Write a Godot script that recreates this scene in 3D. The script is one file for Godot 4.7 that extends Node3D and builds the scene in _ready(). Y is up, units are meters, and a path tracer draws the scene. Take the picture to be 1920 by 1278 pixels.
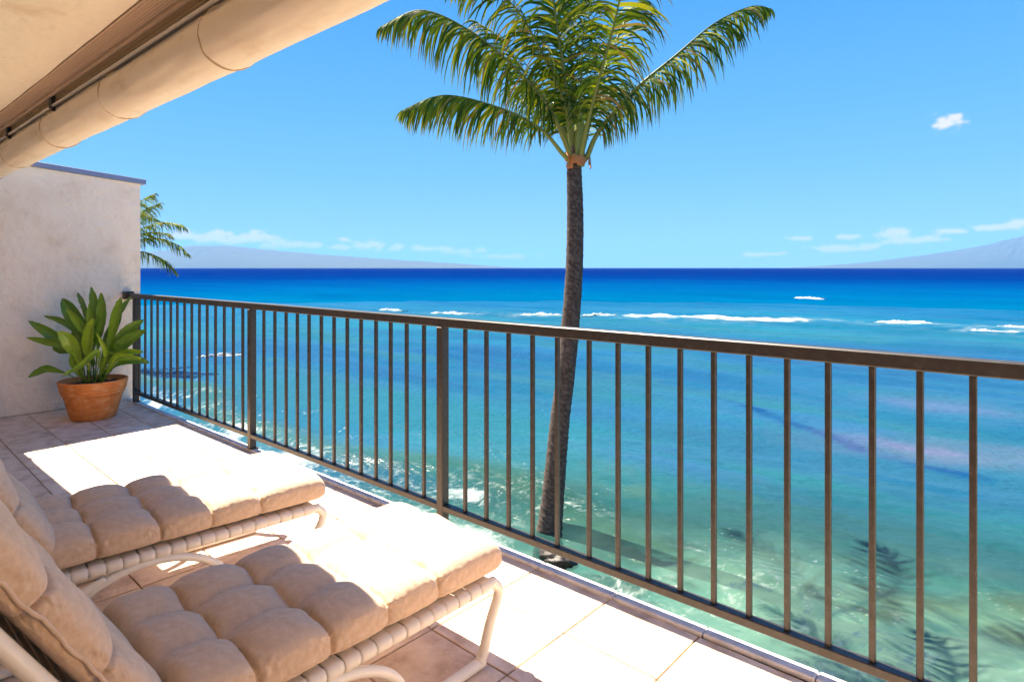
extends Node3D
# A sunlit seaside balcony: tiled floor, dark railing, two cushioned loungers, a potted plant, a coconut palm and the reef beyond.
# World axes: x runs along the railing (the side wall lies at negative x), -z points out to sea, y is up, the tiled floor is y = 0.

const SEA := -3.05                # sea level, one storey below the balcony
const YAW := 41.36                # how far the photographer looks left of straight out to sea
const EXPOSURE := 4.8
var taken := {}
var M := {}
var rng := RandomNumberGenerator.new()

# ---------------------------------------------------------------- scene tree helpers
func numbered(called: String, parent: Node) -> String:
	var key := "%d/%s" % [parent.get_instance_id(), called]
	var n: int = taken.get(key, 0)
	taken[key] = n + 1
	return called if n == 0 else "%s_%03d" % [called, n]

func obj(called: String, mesh: Mesh, material: Material, parent: Node = self) -> MeshInstance3D:
	var o := MeshInstance3D.new()
	o.name = numbered(called, parent)
	o.mesh = mesh
	o.material_override = material
	parent.add_child(o, true)
	return o

func base(called: String, at := Vector3.ZERO, turn := 0.0) -> Node3D:
	var o := Node3D.new()
	o.name = numbered(called, self)
	add_child(o, true)
	o.position = at
	o.rotation_degrees.y = turn
	return o

func tag(o: Node, label: String, category := "", group := "", kind := "") -> void:
	if label: o.set_meta("label", label)
	if category: o.set_meta("category", category)
	if group: o.set_meta("group", group)
	if kind: o.set_meta("kind", kind)

# ---------------------------------------------------------------- geometry helpers
class Geo:
	var v := PackedVector3Array()
	var c := PackedColorArray()
	var uv := PackedVector2Array()
	var ix := PackedInt32Array()

	func add(p: Vector3, col := Color.WHITE, t := Vector2.ZERO) -> int:
		v.append(p)
		c.append(col)
		uv.append(t)
		return v.size() - 1

	func quad(a: int, b: int, d: int, e: int) -> void:
		ix.append_array(PackedInt32Array([a, b, d, a, d, e]))

	func face(pts: Array, centre: Vector3, col := Color.WHITE) -> void:   # a flat face turned away from centre
		var n: Vector3 = (pts[2] - pts[0]).cross(pts[1] - pts[0])
		var out: Vector3 = pts[0] + pts[1] + pts[2]
		if n.dot(out / 3.0 - centre) < 0.0:
			pts.reverse()
		var k := []
		for p in pts:
			k.append(add(p, col, Vector2(p.x + p.y * 0.37, p.z + p.y * 0.61)))
		for i in range(1, k.size() - 1):
			ix.append_array(PackedInt32Array([k[0], k[i], k[i + 1]]))

	func box(lo: Vector3, hi: Vector3, b := 0.004, col := Color.WHITE, basis := Transform3D()) -> void:   # chamfered box
		var m := (lo + hi) * 0.5
		var h := (hi - lo) * 0.5
		b = minf(b, minf(h.x, minf(h.y, h.z)) * 0.8)
		var P := func(sx: float, sy: float, sz: float, k: int) -> Vector3:
			var q := Vector3(h.x - (0.0 if k == 0 else b), h.y - (0.0 if k == 1 else b), h.z - (0.0 if k == 2 else b))
			return basis * (m + Vector3(q.x * sx, q.y * sy, q.z * sz))
		var mc := basis * m
		for s in [-1.0, 1.0]:
			face([P.call(s, -1.0, -1.0, 0), P.call(s, 1.0, -1.0, 0), P.call(s, 1.0, 1.0, 0), P.call(s, -1.0, 1.0, 0)], mc, col)
			face([P.call(-1.0, s, -1.0, 1), P.call(1.0, s, -1.0, 1), P.call(1.0, s, 1.0, 1), P.call(-1.0, s, 1.0, 1)], mc, col)
			face([P.call(-1.0, -1.0, s, 2), P.call(1.0, -1.0, s, 2), P.call(1.0, 1.0, s, 2), P.call(-1.0, 1.0, s, 2)], mc, col)
			for t in [-1.0, 1.0]:
				face([P.call(s, t, -1.0, 0), P.call(s, t, 1.0, 0), P.call(s, t, 1.0, 1), P.call(s, t, -1.0, 1)], mc, col)
				face([P.call(s, -1.0, t, 0), P.call(s, 1.0, t, 0), P.call(s, 1.0, t, 2), P.call(s, -1.0, t, 2)], mc, col)
				face([P.call(-1.0, s, t, 1), P.call(1.0, s, t, 1), P.call(1.0, s, t, 2), P.call(-1.0, s, t, 2)], mc, col)
				for u in [-1.0, 1.0]:
					face([P.call(s, t, u, 0), P.call(s, t, u, 1), P.call(s, t, u, 2)], mc, col)

	func tube(path: PackedVector3Array, radii: PackedFloat32Array, sides := 10, col := Color.WHITE, caps := true) -> void:
		var n := path.size()
		var side := Vector3.ZERO
		var first := v.size()
		var run := 0.0
		for i in n:
			var t := (path[mini(i + 1, n - 1)] - path[maxi(i - 1, 0)]).normalized()
			if i == 0:
				side = t.cross(Vector3.UP if absf(t.y) < 0.9 else Vector3.RIGHT).normalized()
			else:
				side = (side - t * side.dot(t)).normalized()
				run += path[i].distance_to(path[i - 1])
			var up := side.cross(t)
			var r := radii[mini(i, radii.size() - 1)]
			for k in sides + 1:
				var a := TAU * (k % sides) / sides
				add(path[i] + (side * cos(a) + up * sin(a)) * r, col, Vector2(float(k) / sides, run))
		for i in n - 1:
			for k in sides:
				var a := first + i * (sides + 1) + k
				quad(a, a + sides + 1, a + sides + 2, a + 1)
		if caps:
			for e in [0, n - 1]:
				var m := add(path[e], col)
				for k in sides:
					var a: int = first + e * (sides + 1) + k
					if e == 0: ix.append_array(PackedInt32Array([m, a, a + 1]))
					else: ix.append_array(PackedInt32Array([m, a + 1, a]))

	func lattice(rows: int, cols: int, first: int, flip := false) -> void:   # joins rows x cols points already added
		for i in rows - 1:
			for k in cols - 1:
				var a := first + i * cols + k
				if flip: quad(a, a + cols, a + cols + 1, a + 1)
				else: quad(a, a + 1, a + cols + 1, a + cols)

	func mesh(smooth := true) -> ArrayMesh:
		var arr := []
		arr.resize(Mesh.ARRAY_MAX)
		var st := SurfaceTool.new()
		if smooth:
			arr[Mesh.ARRAY_VERTEX] = v
			arr[Mesh.ARRAY_COLOR] = c
			arr[Mesh.ARRAY_TEX_UV] = uv
			arr[Mesh.ARRAY_INDEX] = ix
			st.create_from_arrays(arr)
			st.generate_normals()
			return st.commit()
		var fv := PackedVector3Array()
		var fc := PackedColorArray()
		var fu := PackedVector2Array()
		var fn := PackedVector3Array()
		for i in range(0, ix.size(), 3):
			var n := (v[ix[i + 2]] - v[ix[i]]).cross(v[ix[i + 1]] - v[ix[i]]).normalized()
			for k in 3:
				fv.append(v[ix[i + k]])
				fc.append(c[ix[i + k]])
				fu.append(uv[ix[i + k]])
				fn.append(n)
		arr[Mesh.ARRAY_VERTEX] = fv
		arr[Mesh.ARRAY_COLOR] = fc
		arr[Mesh.ARRAY_TEX_UV] = fu
		arr[Mesh.ARRAY_NORMAL] = fn
		var am := ArrayMesh.new()
		am.add_surface_from_arrays(Mesh.PRIMITIVE_TRIANGLES, arr)
		return am

func box_mesh(size: Vector3, bevel := 0.003) -> ArrayMesh:   # a chamfered box standing on its base centre
	var g := Geo.new()
	g.box(Vector3(-size.x / 2, 0, -size.z / 2), Vector3(size.x / 2, size.y, size.z / 2), bevel)
	return g.mesh(false)

func span_mesh(lo: Vector3, hi: Vector3, bevel := 0.003) -> ArrayMesh:
	var g := Geo.new()
	g.box(lo, hi, bevel)
	return g.mesh(false)

func smooth_path(p: Array, steps: int) -> PackedVector3Array:   # Catmull-Rom through the points
	var out := PackedVector3Array()
	var n := p.size()
	for i in n - 1:
		var a: Vector3 = p[maxi(i - 1, 0)]
		var b: Vector3 = p[i]
		var d: Vector3 = p[i + 1]
		var e: Vector3 = p[mini(i + 2, n - 1)]
		for k in steps:
			out.append(b.cubic_interpolate(d, a, e, float(k) / steps))
	out.append(p[n - 1])
	return out

func tube_mesh(path: PackedVector3Array, r: float, sides := 12) -> ArrayMesh:
	var g := Geo.new()
	g.tube(path, PackedFloat32Array([r]), sides)
	return g.mesh()

func lathe_mesh(profile: Array, sides: int, wobble := 0.0) -> ArrayMesh:   # profile: (radius, height) from the inside bottom round to the outside
	var g := Geo.new()
	for p in profile:
		for k in sides + 1:
			var a := TAU * (k % sides) / sides
			var r: float = p.x * (1.0 + wobble * sin(a * 2.0 + 0.7))
			g.add(Vector3(cos(a) * r, p.y, sin(a) * r), Color.WHITE, Vector2(float(k) / sides, p.y))
	g.lattice(profile.size(), sides + 1, 0)
	return g.mesh()

# ---------------------------------------------------------------- material helpers
func lin(r: float, g: float, b: float) -> Color:              # a linear real-world base colour as albedo_color
	return Color(r, g, b).linear_to_srgb()

func srgb(r: int, g: int, b: int) -> Color:
	return Color8(r, g, b)

func noise(seed_: int, freq: float, octaves := 4, kind := FastNoiseLite.TYPE_SIMPLEX_SMOOTH, fractal := FastNoiseLite.FRACTAL_FBM) -> FastNoiseLite:
	var n := FastNoiseLite.new()
	n.seed = seed_
	n.frequency = freq
	n.noise_type = kind
	n.fractal_type = fractal
	n.fractal_octaves = octaves
	return n

func tex(n: FastNoiseLite, size: int, stops: Array = [], bump := 0.0) -> NoiseTexture2D:
	var t := NoiseTexture2D.new()
	t.width = size
	t.height = size
	t.seamless = true
	t.seamless_blend_skirt = 0.15
	t.noise = n
	if bump > 0.0:
		t.as_normal_map = true
		t.bump_strength = bump
	elif stops:
		var r := Gradient.new()
		r.offsets = PackedFloat32Array(stops.map(func(s): return s[0]))
		r.colors = PackedColorArray(stops.map(func(s): return s[1]))
		t.color_ramp = r
	return t

func mat(col: Color, rough := 0.8, metal := 0.0) -> StandardMaterial3D:
	var m := StandardMaterial3D.new()
	m.albedo_color = col
	m.roughness = rough
	m.metallic = metal
	return m

func grain(m: StandardMaterial3D, albedo: Texture2D, normal: Texture2D, scale: Vector3, strength := 1.0, world := false) -> StandardMaterial3D:
	m.uv1_triplanar = true
	m.uv1_world_triplanar = world
	m.uv1_scale = scale
	if albedo: m.albedo_texture = albedo
	if normal:
		m.normal_enabled = true
		m.normal_texture = normal
		m.normal_scale = strength
	return m

# ---------------------------------------------------------------- sky
func sky_colour(el: float) -> Color:      # what the air shows at this height in degrees, linear, before the exposure
	var stops := [[0.0, 178, 228, 250], [1.5, 170, 226, 252], [4.0, 152, 216, 254], [8.0, 128, 203, 255], [14.0, 106, 189, 255], [23.0, 82, 170, 255], [45.0, 62, 148, 248], [90.0, 48, 122, 232]]
	for i in stops.size() - 1:
		var a: Array = stops[i]
		var b: Array = stops[i + 1]
		if el <= b[0]:
			var t := clampf((el - a[0]) / (b[0] - a[0]), 0.0, 1.0)
			var c := Color8(a[1], a[2], a[3]).srgb_to_linear().lerp(Color8(b[1], b[2], b[3]).srgb_to_linear(), t)
			return c
	return Color8(36, 100, 212).srgb_to_linear()

func make_sky() -> PanoramaSkyMaterial:
	var W := 3072
	var H := 1536
	var im := Image.create_empty(W, H, false, Image.FORMAT_RGBF)
	for y in H:
		var el := 90.0 - (y + 0.5) * 180.0 / H
		im.fill_rect(Rect2i(0, y, W, 1), sky_colour(maxf(el, 0.0)) / EXPOSURE * (1.0 if el > -0.2 else 0.6))
	# small trade-wind clouds: [azimuth, height, half width, half height] in degrees
	var clouds := [[-67.73, 2.63, 2.36, 0.44], [-64.91, 2.47, 3.29, 0.54], [-61.11, 2.12, 2.60, 0.41], [-69.09, 2.69, 1.15, 0.39], [-58.91, 2.01, 1.11, 0.23], [-56.66, 1.89, 1.00, 0.24], [-54.35, 2.00, 1.95, 0.43], [-52.01, 1.83, 1.04, 0.29], [-49.15, 1.75, 2.40, 0.29], [-46.25, 1.56, 2.92, 0.29], [-42.34, 1.13, 2.94, 0.20], [-56.57, 2.60, 0.46, 0.19], [-19.47, 1.23, 1.69, 0.18], [-16.58, 2.49, 0.89, 0.22], [-14.21, 1.57, 1.94, 0.31], [-11.93, 1.66, 1.26, 0.26], [-13.06, 2.54, 0.95, 0.22], [-9.75, 2.75, 1.21, 0.42], [-9.05, 2.15, 2.45, 0.33], [-6.34, 2.80, 1.12, 0.20], [-4.10, 3.00, 1.12, 0.23], [-2.43, 3.16, 0.74, 0.46], [-6.50, 10.76, 1.06, 0.60], [-6.01, 11.04, 0.65, 0.32]]
	var r := RandomNumberGenerator.new()
	r.seed = 77
	for i in 60:
		var az := r.randf_range(-180.0, 180.0)
		if absf(az + 41.4) < 46.0: continue
		clouds.append([az, r.randf_range(1.2, 4.0), r.randf_range(1.0, 4.5), r.randf_range(0.25, 0.7)])
	var n := noise(5, 0.02, 5)
	var n2 := noise(9, 0.06, 4)
	for cl in clouds:
		var cx: float = cl[0] / 360.0 * W
		var cy: float = (90.0 - cl[1]) / 180.0 * H
		var rx: float = cl[2] / 360.0 * W * 1.5
		var ry: float = cl[3] / 180.0 * H * 1.7
		for y in range(int(cy - ry) - 1, int(cy + ry) + 2):
			for x in range(int(cx - rx) - 1, int(cx + rx) + 2):
				var dx := (x - cx) / rx
				var dy := (y - cy) / ry
				if dy > 0.0: dy *= 1.25
				var d := sqrt(dx * dx + dy * dy)
				if d > 1.0: continue
				var f := 1.0 - d + n.get_noise_2d(x * 3.0, y * 7.0) * 0.75 + n2.get_noise_2d(x * 3.0, y * 5.0) * 0.25 - 0.22
				var a := smoothstep(0.0, 0.46, f) * 1.0
				if a <= 0.0: continue
				var px := posmod(x, W)
				var was := im.get_pixel(px, y)
				var lit := Color(1.0, 0.985, 0.95).lerp(Color(0.84, 0.9, 0.97), clampf(dy * 0.8, 0.0, 1.0)) * (0.97 / EXPOSURE)
				im.set_pixel(px, y, was.lerp(lit, a))
	var m := PanoramaSkyMaterial.new()
	m.panorama = ImageTexture.create_from_image(im)
	return m

# ---------------------------------------------------------------- the sea
func seg_dist(p: Vector2, line: Array) -> float:
	var best := 1e9
	for i in line.size() - 1:
		var q := Geometry2D.get_closest_point_to_segment(p, line[i], line[i + 1])
		best = minf(best, p.distance_to(q))
	return best

func make_sea() -> void:
	var g := Geo.new()
	var n_swell := noise(21, 0.11, 3)
	var n_chop := noise(22, 0.55, 3)
	var n_band := noise(23, 0.02, 4)
	var n_reef := noise(24, 0.2, 5)
	var n_streak := noise(25, 0.5, 4)
	var n_lace := FastNoiseLite.new()
	n_lace.seed = 26
	n_lace.noise_type = FastNoiseLite.TYPE_CELLULAR
	n_lace.frequency = 1.5
	n_lace.cellular_return_type = FastNoiseLite.RETURN_DISTANCE2_SUB
	n_lace.domain_warp_enabled = true
	n_lace.domain_warp_amplitude = 0.7
	n_lace.domain_warp_frequency = 0.9
	var n_glint := noise(27, 15.0, 2)
	# body colour of the water by distance out, as it would be measured in the hand (linear)
	var K := 0.175
	var stops := [[6.5, 118, 168, 150], [9.0, 102, 176, 164], [11.5, 96, 186, 180], [14.0, 84, 184, 198], [18.0, 74, 172, 212], [26.0, 70, 160, 222], [36.0, 66, 164, 232], [48.0, 66, 184, 226], [62.0, 48, 170, 232], [85.0, 28, 160, 240], [130.0, 8, 146, 240], [190.0, 0, 122, 228], [280.0, 6, 92, 208], [700.0, 14, 74, 192], [30000.0, 14, 70, 186]]
	var cols := []
	for s in stops:
		cols.append(Color8(s[1], s[2], s[3]).srgb_to_linear() * K)
	var crack := [Vector2(-13, -22.5), Vector2(-8.63, -19.98), Vector2(-7.24, -19.11), Vector2(-5.31, -17.82), Vector2(-4.26, -17.33), Vector2(-3.29, -16.64), Vector2(-2.28, -16.21), Vector2(-1.42, -16.11), Vector2(2.5, -16.2)]
	var surf := [[Vector2(-30.1, -49.2), Vector2(-23.4, -49.9), Vector2(-17.7, -52.0), Vector2(-15.4, -56.5)], [Vector2(-37.4, -43.3), Vector2(-34.2, -45.9)], [Vector2(-45.4, -39.7), Vector2(-41.4, -41.4)], [Vector2(-11.3, -56.4), Vector2(-7.0, -57.6)], [Vector2(-5.0, -53.0), Vector2(-1.0, -53.6)], [Vector2(-3.7, -57.6), Vector2(0.5, -58.6)]]
	var rows := 860
	var spokes := 760
	var centre := Vector2(-1.0, 1.0)
	for i in rows:
		var r := 7.0 + i * 0.036 if i < 260 else 16.36 * pow(24000.0 / 16.36, pow((i - 260.0) / (rows - 261), 1.15))
		if i == 0: r = 4.0
		for k in spokes:
			var a := deg_to_rad(-95.0 + 113.0 * k / (spokes - 1))   # 0 is straight out to sea, negative along the shore to the left
			var x := centre.x + sin(a) * r
			var z := centre.y - cos(a) * r
			var d := Vector2(x, z).length()
			var near := clampf(1.0 - (d - 60.0) / 200.0, 0.0, 1.0)
			var y := SEA
			# height: long swell, chop
			var sw := n_swell.get_noise_2d(x * 0.5, z * 1.6)
			y += sw * (0.10 + 0.14 * clampf(d / 60.0, 0.0, 1.0)) * near
			var chop := 0.0
			if near > 0.0:
				chop = n_chop.get_noise_2d(x * 0.8, z * 2.0)
				y += chop * 0.045 * near
			# a low green swell just before it breaks along the shore
			var shore := -7.0 + 0.45 * sin(x * 0.35 + 0.8) + 0.25 * sin(x * 0.9)
			var off := shore - z                     # metres out from the edge of the wash
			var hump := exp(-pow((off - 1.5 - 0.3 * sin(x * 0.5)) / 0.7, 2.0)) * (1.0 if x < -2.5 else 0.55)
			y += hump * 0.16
			# colour
			var dd := d * (1.0 + 0.16 * n_band.get_noise_2d(x * 0.6, z * 2.0))
			var j := 0
			while j < stops.size() - 2 and dd > stops[j + 1][0]: j += 1
			var t := clampf((log(dd) - log(stops[j][0])) / (log(stops[j + 1][0]) - log(stops[j][0])), 0.0, 1.0)
			var c: Color = cols[j].lerp(cols[j + 1], t)
			var p := Vector2(x, z)
			if d < 400.0:
				# wind streaks and patches of deeper water
				var st := n_streak.get_noise_2d(x * 0.18, z * 0.9) * 0.5 + n_band.get_noise_2d(x * 1.3, z * 4.0) * 0.9
				var gain := 1.0 + 0.38 * st * clampf(1.0 - d / 400.0, 0.0, 1.0)
				c = Color(c.r * gain, c.g * (1.0 + (gain - 1.0) * 0.8), c.b * (1.0 + (gain - 1.0) * 0.5))
			if d > 40.0 and d < 75.0:
				var wash := 0.0
				for line in surf:
					var sd := seg_dist(p, line)
					wash = maxf(wash, exp(-pow(sd / 1.9, 2.0)))
				if wash > 0.02:
					var ln := 0.5 + 1.1 * n_streak.get_noise_2d(x * 0.7, z * 1.6) + 0.6 * n_lace.get_noise_2d(x * 0.35, z * 0.8)
					c = c.lerp(Color(0.20, 0.24, 0.25), clampf(wash * ln * 1.1, 0.0, 0.75))
			if d < 60.0:
				var pool := n_reef.get_noise_2d(x * 0.22 + 70.0, z * 0.55) + 0.5 * n_streak.get_noise_2d(x * 0.12, z * 0.5)
				c = c.lerp(Color(0.016, 0.082, 0.105), clampf(pool * 1.5, 0.0, 0.55) * smoothstep(9.0, 13.0, d) * smoothstep(60.0, 40.0, d))
				c = c.lerp(Color(0.010, 0.048, 0.118), clampf(-pool * 1.5 - 0.1, 0.0, 0.5) * smoothstep(10.0, 14.0, d) * smoothstep(60.0, 40.0, d))
			if d < 40.0 and x > -16.0:
				var reef := n_reef.get_noise_2d(x * 0.75, z * 0.75)
				var where := smoothstep(-10.0, -3.5, x) * smoothstep(13.5, 10.5, -z) * smoothstep(7.8, 8.8, -z)
				c = c.lerp(Color(0.042, 0.070, 0.076) , clampf(reef * 2.0 - 0.15, 0.0, 0.25) * where)      # dark coral
				c = c.lerp(Color(0.090, 0.134, 0.067) , clampf(-reef * 2.2 - 0.1, 0.0, 0.6) * where)   # pale sandy rock
				var deep := n_reef.get_noise_2d(x * 0.35 + 40.0, z * 1.1)
				c = c.lerp(Color(0.017, 0.073, 0.157), clampf(deep * 2.4 - 0.2, 0.0, 0.7) * smoothstep(-14.0, -6.0, x) * smoothstep(11.0, 13.0, -z) * smoothstep(28.0, 20.0, -z))
				# the edge of the reef shelf and the mauve coral behind it
				var cd := seg_dist(p, crack) + 0.12 * n_streak.get_noise_2d(x * 3.0, z * 3.0)
				c = c.lerp(Color(0.004, 0.030, 0.10), exp(-pow(cd / 0.24, 2.0)) * clampf(0.55 + 1.2 * n_streak.get_noise_2d(x * 0.8, z), 0.1, 0.85) * smoothstep(-11.0, -6.5, x))
				var mv := exp(-pow((x + 1.8) / 2.6, 2.0) - pow((z + 18.3 + 0.25 * x) / 0.95, 2.0)) * (0.75 + 0.8 * n_reef.get_noise_2d(x * 1.2, z * 3.0))
				c = c.lerp(Color(0.095, 0.087, 0.146), clampf(mv * 0.75, 0.0, 0.6))
				var mv2 := exp(-pow((x + 2.6) / 1.8, 2.0) - pow((z + 23.5) / 0.9, 2.0))
				c = c.lerp(Color(0.056, 0.078, 0.157), clampf(mv2 * (0.7 + n_reef.get_noise_2d(x, z * 2.0)), 0.0, 0.6))
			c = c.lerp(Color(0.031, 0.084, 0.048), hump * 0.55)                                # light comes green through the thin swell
			c.a = lerpf(0.50, 1.0, smoothstep(9.5, 16.0, d)) if i > 0 else 1.0
			# foam: lacy wash along the shore, broken by patches of clear water
			if off < 4.0 and d < 60.0:
				var lace := n_lace.get_noise_2d(x, z * 1.2)
				var lace2 := n_lace.get_noise_2d(x * 2.3 + 7.0, z * 2.6)
				var patch := n_reef.get_noise_2d(x * 1.3 + 9.0, z * 2.0) + 0.5 * n_streak.get_noise_2d(x * 0.9, z * 1.5)
				var amount := clampf(smoothstep(2.4, 0.0, off) * (0.42 + 1.3 * patch) + 0.35 * hump * (0.15 + 1.5 * patch), 0.0, 1.0)
				var f := smoothstep(-0.80, -0.98, lace) * 0.8 + smoothstep(-0.82, -0.98, lace2) * 0.55
				f = clampf(f * amount * 1.25 + smoothstep(0.72, 1.0, amount) * 0.55, 0.0, 1.0)
				c = c.lerp(Color(0.45, 0.49, 0.46), f * 0.8)
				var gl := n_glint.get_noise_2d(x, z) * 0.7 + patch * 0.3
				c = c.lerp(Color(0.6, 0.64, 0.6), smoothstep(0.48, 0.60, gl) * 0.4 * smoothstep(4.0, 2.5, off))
			g.add(Vector3(x, y, z), c)
	# one sheet in three surfaces: clear shallows, rippled water, and the far sea whose waves scatter what they mirror
	var V := g.v
	var N := PackedVector3Array()
	N.resize(V.size())
	for i in rows:
		var up_row := mini(i + 1, rows - 1) * spokes
		var low_row := maxi(i - 1, 0) * spokes
		for k in spokes:
			var nn := (V[i * spokes + mini(k + 1, spokes - 1)] - V[i * spokes + maxi(k - 1, 0)]).cross(V[up_row + k] - V[low_row + k]).normalized()
			N[i * spokes + k] = nn if nn.y > 0.0 else -nn
	var ripples := tex(noise(31, 0.016, 5), 512, [], 6.0)
	var am := ArrayMesh.new()
	var cuts := [0, 262, 420, rows - 1]
	var shine := [0.22, 0.08, 0.0]
	var bumps := [0.9, 1.1, 1.3]
	for s in 3:
		var a: int = cuts[s]
		var b: int = cuts[s + 1]
		var idx := PackedInt32Array()
		for i in b - a:
			for k in spokes - 1:
				var q := i * spokes + k
				idx.append_array(PackedInt32Array([q, q + spokes + 1, q + 1, q, q + spokes, q + spokes + 1]))
		var arr := []
		arr.resize(Mesh.ARRAY_MAX)
		arr[Mesh.ARRAY_VERTEX] = V.slice(a * spokes, (b + 1) * spokes)
		arr[Mesh.ARRAY_NORMAL] = N.slice(a * spokes, (b + 1) * spokes)
		arr[Mesh.ARRAY_COLOR] = g.c.slice(a * spokes, (b + 1) * spokes)
		arr[Mesh.ARRAY_INDEX] = idx
		am.add_surface_from_arrays(Mesh.PRIMITIVE_TRIANGLES, arr)
		var m := mat(Color.WHITE, 0.27)
		m.vertex_color_use_as_albedo = true
		m.metallic_specular = shine[s]
		if s == 0: m.transparency = BaseMaterial3D.TRANSPARENCY_ALPHA
		if s == 2: m.specular_mode = BaseMaterial3D.SPECULAR_DISABLED
		grain(m, null, ripples, Vector3(0.32, 0.32, 0.75), bumps[s], true)
		am.surface_set_material(s, m)
	var o := obj("sea", am, null)
	tag(o, "clear turquoise sea with reef patches near the shore and deep blue water at the horizon", "sea", "", "structure")

func make_seabed() -> void:   # the reef flat under the clear shallows
	var g := Geo.new()
	var n := noise(24, 0.2, 5)
	var n2 := noise(34, 0.9, 4)
	var rows := 190
	var cols := 360
	for i in rows:
		for k in cols:
			var x := -30.0 + 38.0 * k / (cols - 1)
			var z := -6.0 - 20.0 * i / (rows - 1)
			var reef := n.get_noise_2d(x * 0.9, z * 0.9)
			var lump := n2.get_noise_2d(x, z)
			var depth := 0.30 + 1.1 * (1.0 - exp((z + 6.0) / 4.0)) - reef * 0.25 * smoothstep(-7.5, -9.5, z) - lump * 0.10
			var c := Color(0.09, 0.28, 0.235).lerp(Color(0.23, 0.42, 0.32), clampf(0.5 + reef * 1.2 + lump * 0.6, 0.0, 1.0))
			c = c.lerp(Color(0.05, 0.085, 0.075), clampf(-reef * 4.8 + lump * 2.2 + 0.15, 0.0, 0.92) * smoothstep(-7.6, -8.8, z) * smoothstep(-9.0, -4.5, x))
			g.add(Vector3(x, SEA - maxf(depth, 0.12), z), c)
	g.lattice(rows, cols, 0)
	var m := mat(Color.WHITE, 0.95)
	m.vertex_color_use_as_albedo = true
	tag(obj("seabed", g.mesh(), m), "pale reef flat with darker coral under the shallow water", "", "", "structure")

func breaker(line: Array, height: float, width: float, seed_: int, label: String) -> void:   # a breaking crest: a ridge of water, white where it tumbles
	var path := smooth_path(line, 60)
	var n := noise(seed_, 0.9, 4)
	var g := Geo.new()
	var cnt := path.size()
	var across := 19
	var far_ := path[cnt / 2].length()
	var water := Color(0.012, 0.085, 0.135) if far_ < 80.0 else Color(0.003, 0.055, 0.14)
	for i in cnt:
		var t := (path[mini(i + 1, cnt - 1)] - path[maxi(i - 1, 0)]).normalized()
		var side := Vector3(-t.z, 0, t.x)
		if side.dot(path[i]) > 0.0: side = -side          # towards the shore
		var u := float(i) / (cnt - 1)
		var body := pow(clampf(4.0 * u * (1.0 - u), 0.0, 1.0), 0.8) * clampf(0.95 + 0.7 * n.get_noise_1d(u * 7.0), 0.35, 1.3)
		for k in across:
			var s := k / (across - 1.0) * 2.0 - 1.0
			var p := path[i]
			var rough_ := n.get_noise_3d(p.x * 0.8 + s * 1.6, s * 2.5, p.z * 0.8)
			var crest := exp(-pow((s - 0.05) / (0.30 if s > 0.05 else 0.5), 2.0))
			var white := clampf((1.15 - absf(s - 0.22) * 1.9) * (0.5 + 0.8 * body) + rough_ * 1.0 - 0.15, 0.0, 1.0) * clampf(body * 2.2, 0.0, 1.0)
			var c := water.lerp(Color(0.30, 0.325, 0.325), smoothstep(0.10, 1.0, white))
			g.add(Vector3(p.x, SEA - 0.05, p.z) + side * s * width * 1.5 + side * rough_ * 0.15 + Vector3(0, crest * height * body * (1.0 + 0.12 * rough_) - (0.2 if absf(s) > 0.97 else 0.0), 0), c)
	g.lattice(cnt, across, 0, true)
	var o := obj("breaking_wave", g.mesh(), M.foam)
	tag(o, label, "wave", "white waves breaking on the reef")

func make_water() -> void:
	M.foam = mat(Color.WHITE, 0.9)
	M.foam.vertex_color_use_as_albedo = true
	M.foam.metallic_specular = 0.1
	make_sea()
	make_seabed()
	var at := func(p: Array) -> Array: return p.map(func(q): return Vector3(q[0], SEA, q[1]))
	breaker(at.call([[-30.1, -49.2], [-27, -49.4], [-23.4, -49.9], [-20.5, -50.6], [-17.7, -52.0], [-15.4, -56.5]]), 0.40, 1.05, 41, "long bright breaking wave, the largest, right of the palm trunk above the railing")
	breaker(at.call([[-37.4, -43.3], [-35.8, -44.6], [-34.2, -45.9]]), 0.28, 0.7, 42, "short white breaking wave cut by the tall palm's trunk")
	breaker(at.call([[-32.9, -47.0], [-31.6, -48.0], [-30.2, -49.0]]), 0.22, 0.5, 47, "thin white crest between the palm trunk and the longest wave")
	breaker(at.call([[-45.4, -39.7], [-43.4, -40.6], [-41.4, -41.4]]), 0.2, 0.5, 43, "small breaking wave seen just above the second railing post from the wall")
	breaker(at.call([[-52.9, -39.3], [-51.4, -39.7], [-49.8, -40.0]]), 0.2, 0.5, 44, "faint short wave crest, leftmost of the white waves above the railing")
	breaker(at.call([[-11.3, -56.4], [-9.2, -57.0], [-7.0, -57.6]]), 0.24, 0.7, 45, "white breaking wave right of the longest one, above the right half of the railing")
	breaker(at.call([[-5.0, -53.0], [-3.6, -53.2], [-1.0, -53.6]]), 0.18, 0.6, 46, "low ragged wave, nearer of the two at the right edge")
	breaker(at.call([[-3.7, -57.6], [-2.6, -57.9], [0.5, -58.6]]), 0.2, 0.6, 48, "white wave at the right edge, farther of the two there")
	breaker(at.call([[-28.8, -94.3], [-26.5, -93.4], [-24.1, -92.4]]), 0.3, 0.7, 49, "far small wave crest, nearest to the horizon on the deep blue water")
	breaker(at.call([[-31.4, -12.4], [-31.1, -13.2], [-30.9, -14.0], [-30.7, -14.6]]), 0.16, 0.3, 50, "short sandy white crest seen through the railing left of its first post")
	breaker(at.call([[-35.6, -12.2], [-34.5, -12.6], [-33.4, -12.9]]), 0.05, 0.2, 51, "faint thin crest seen through the railing beside the potted plant")

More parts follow.
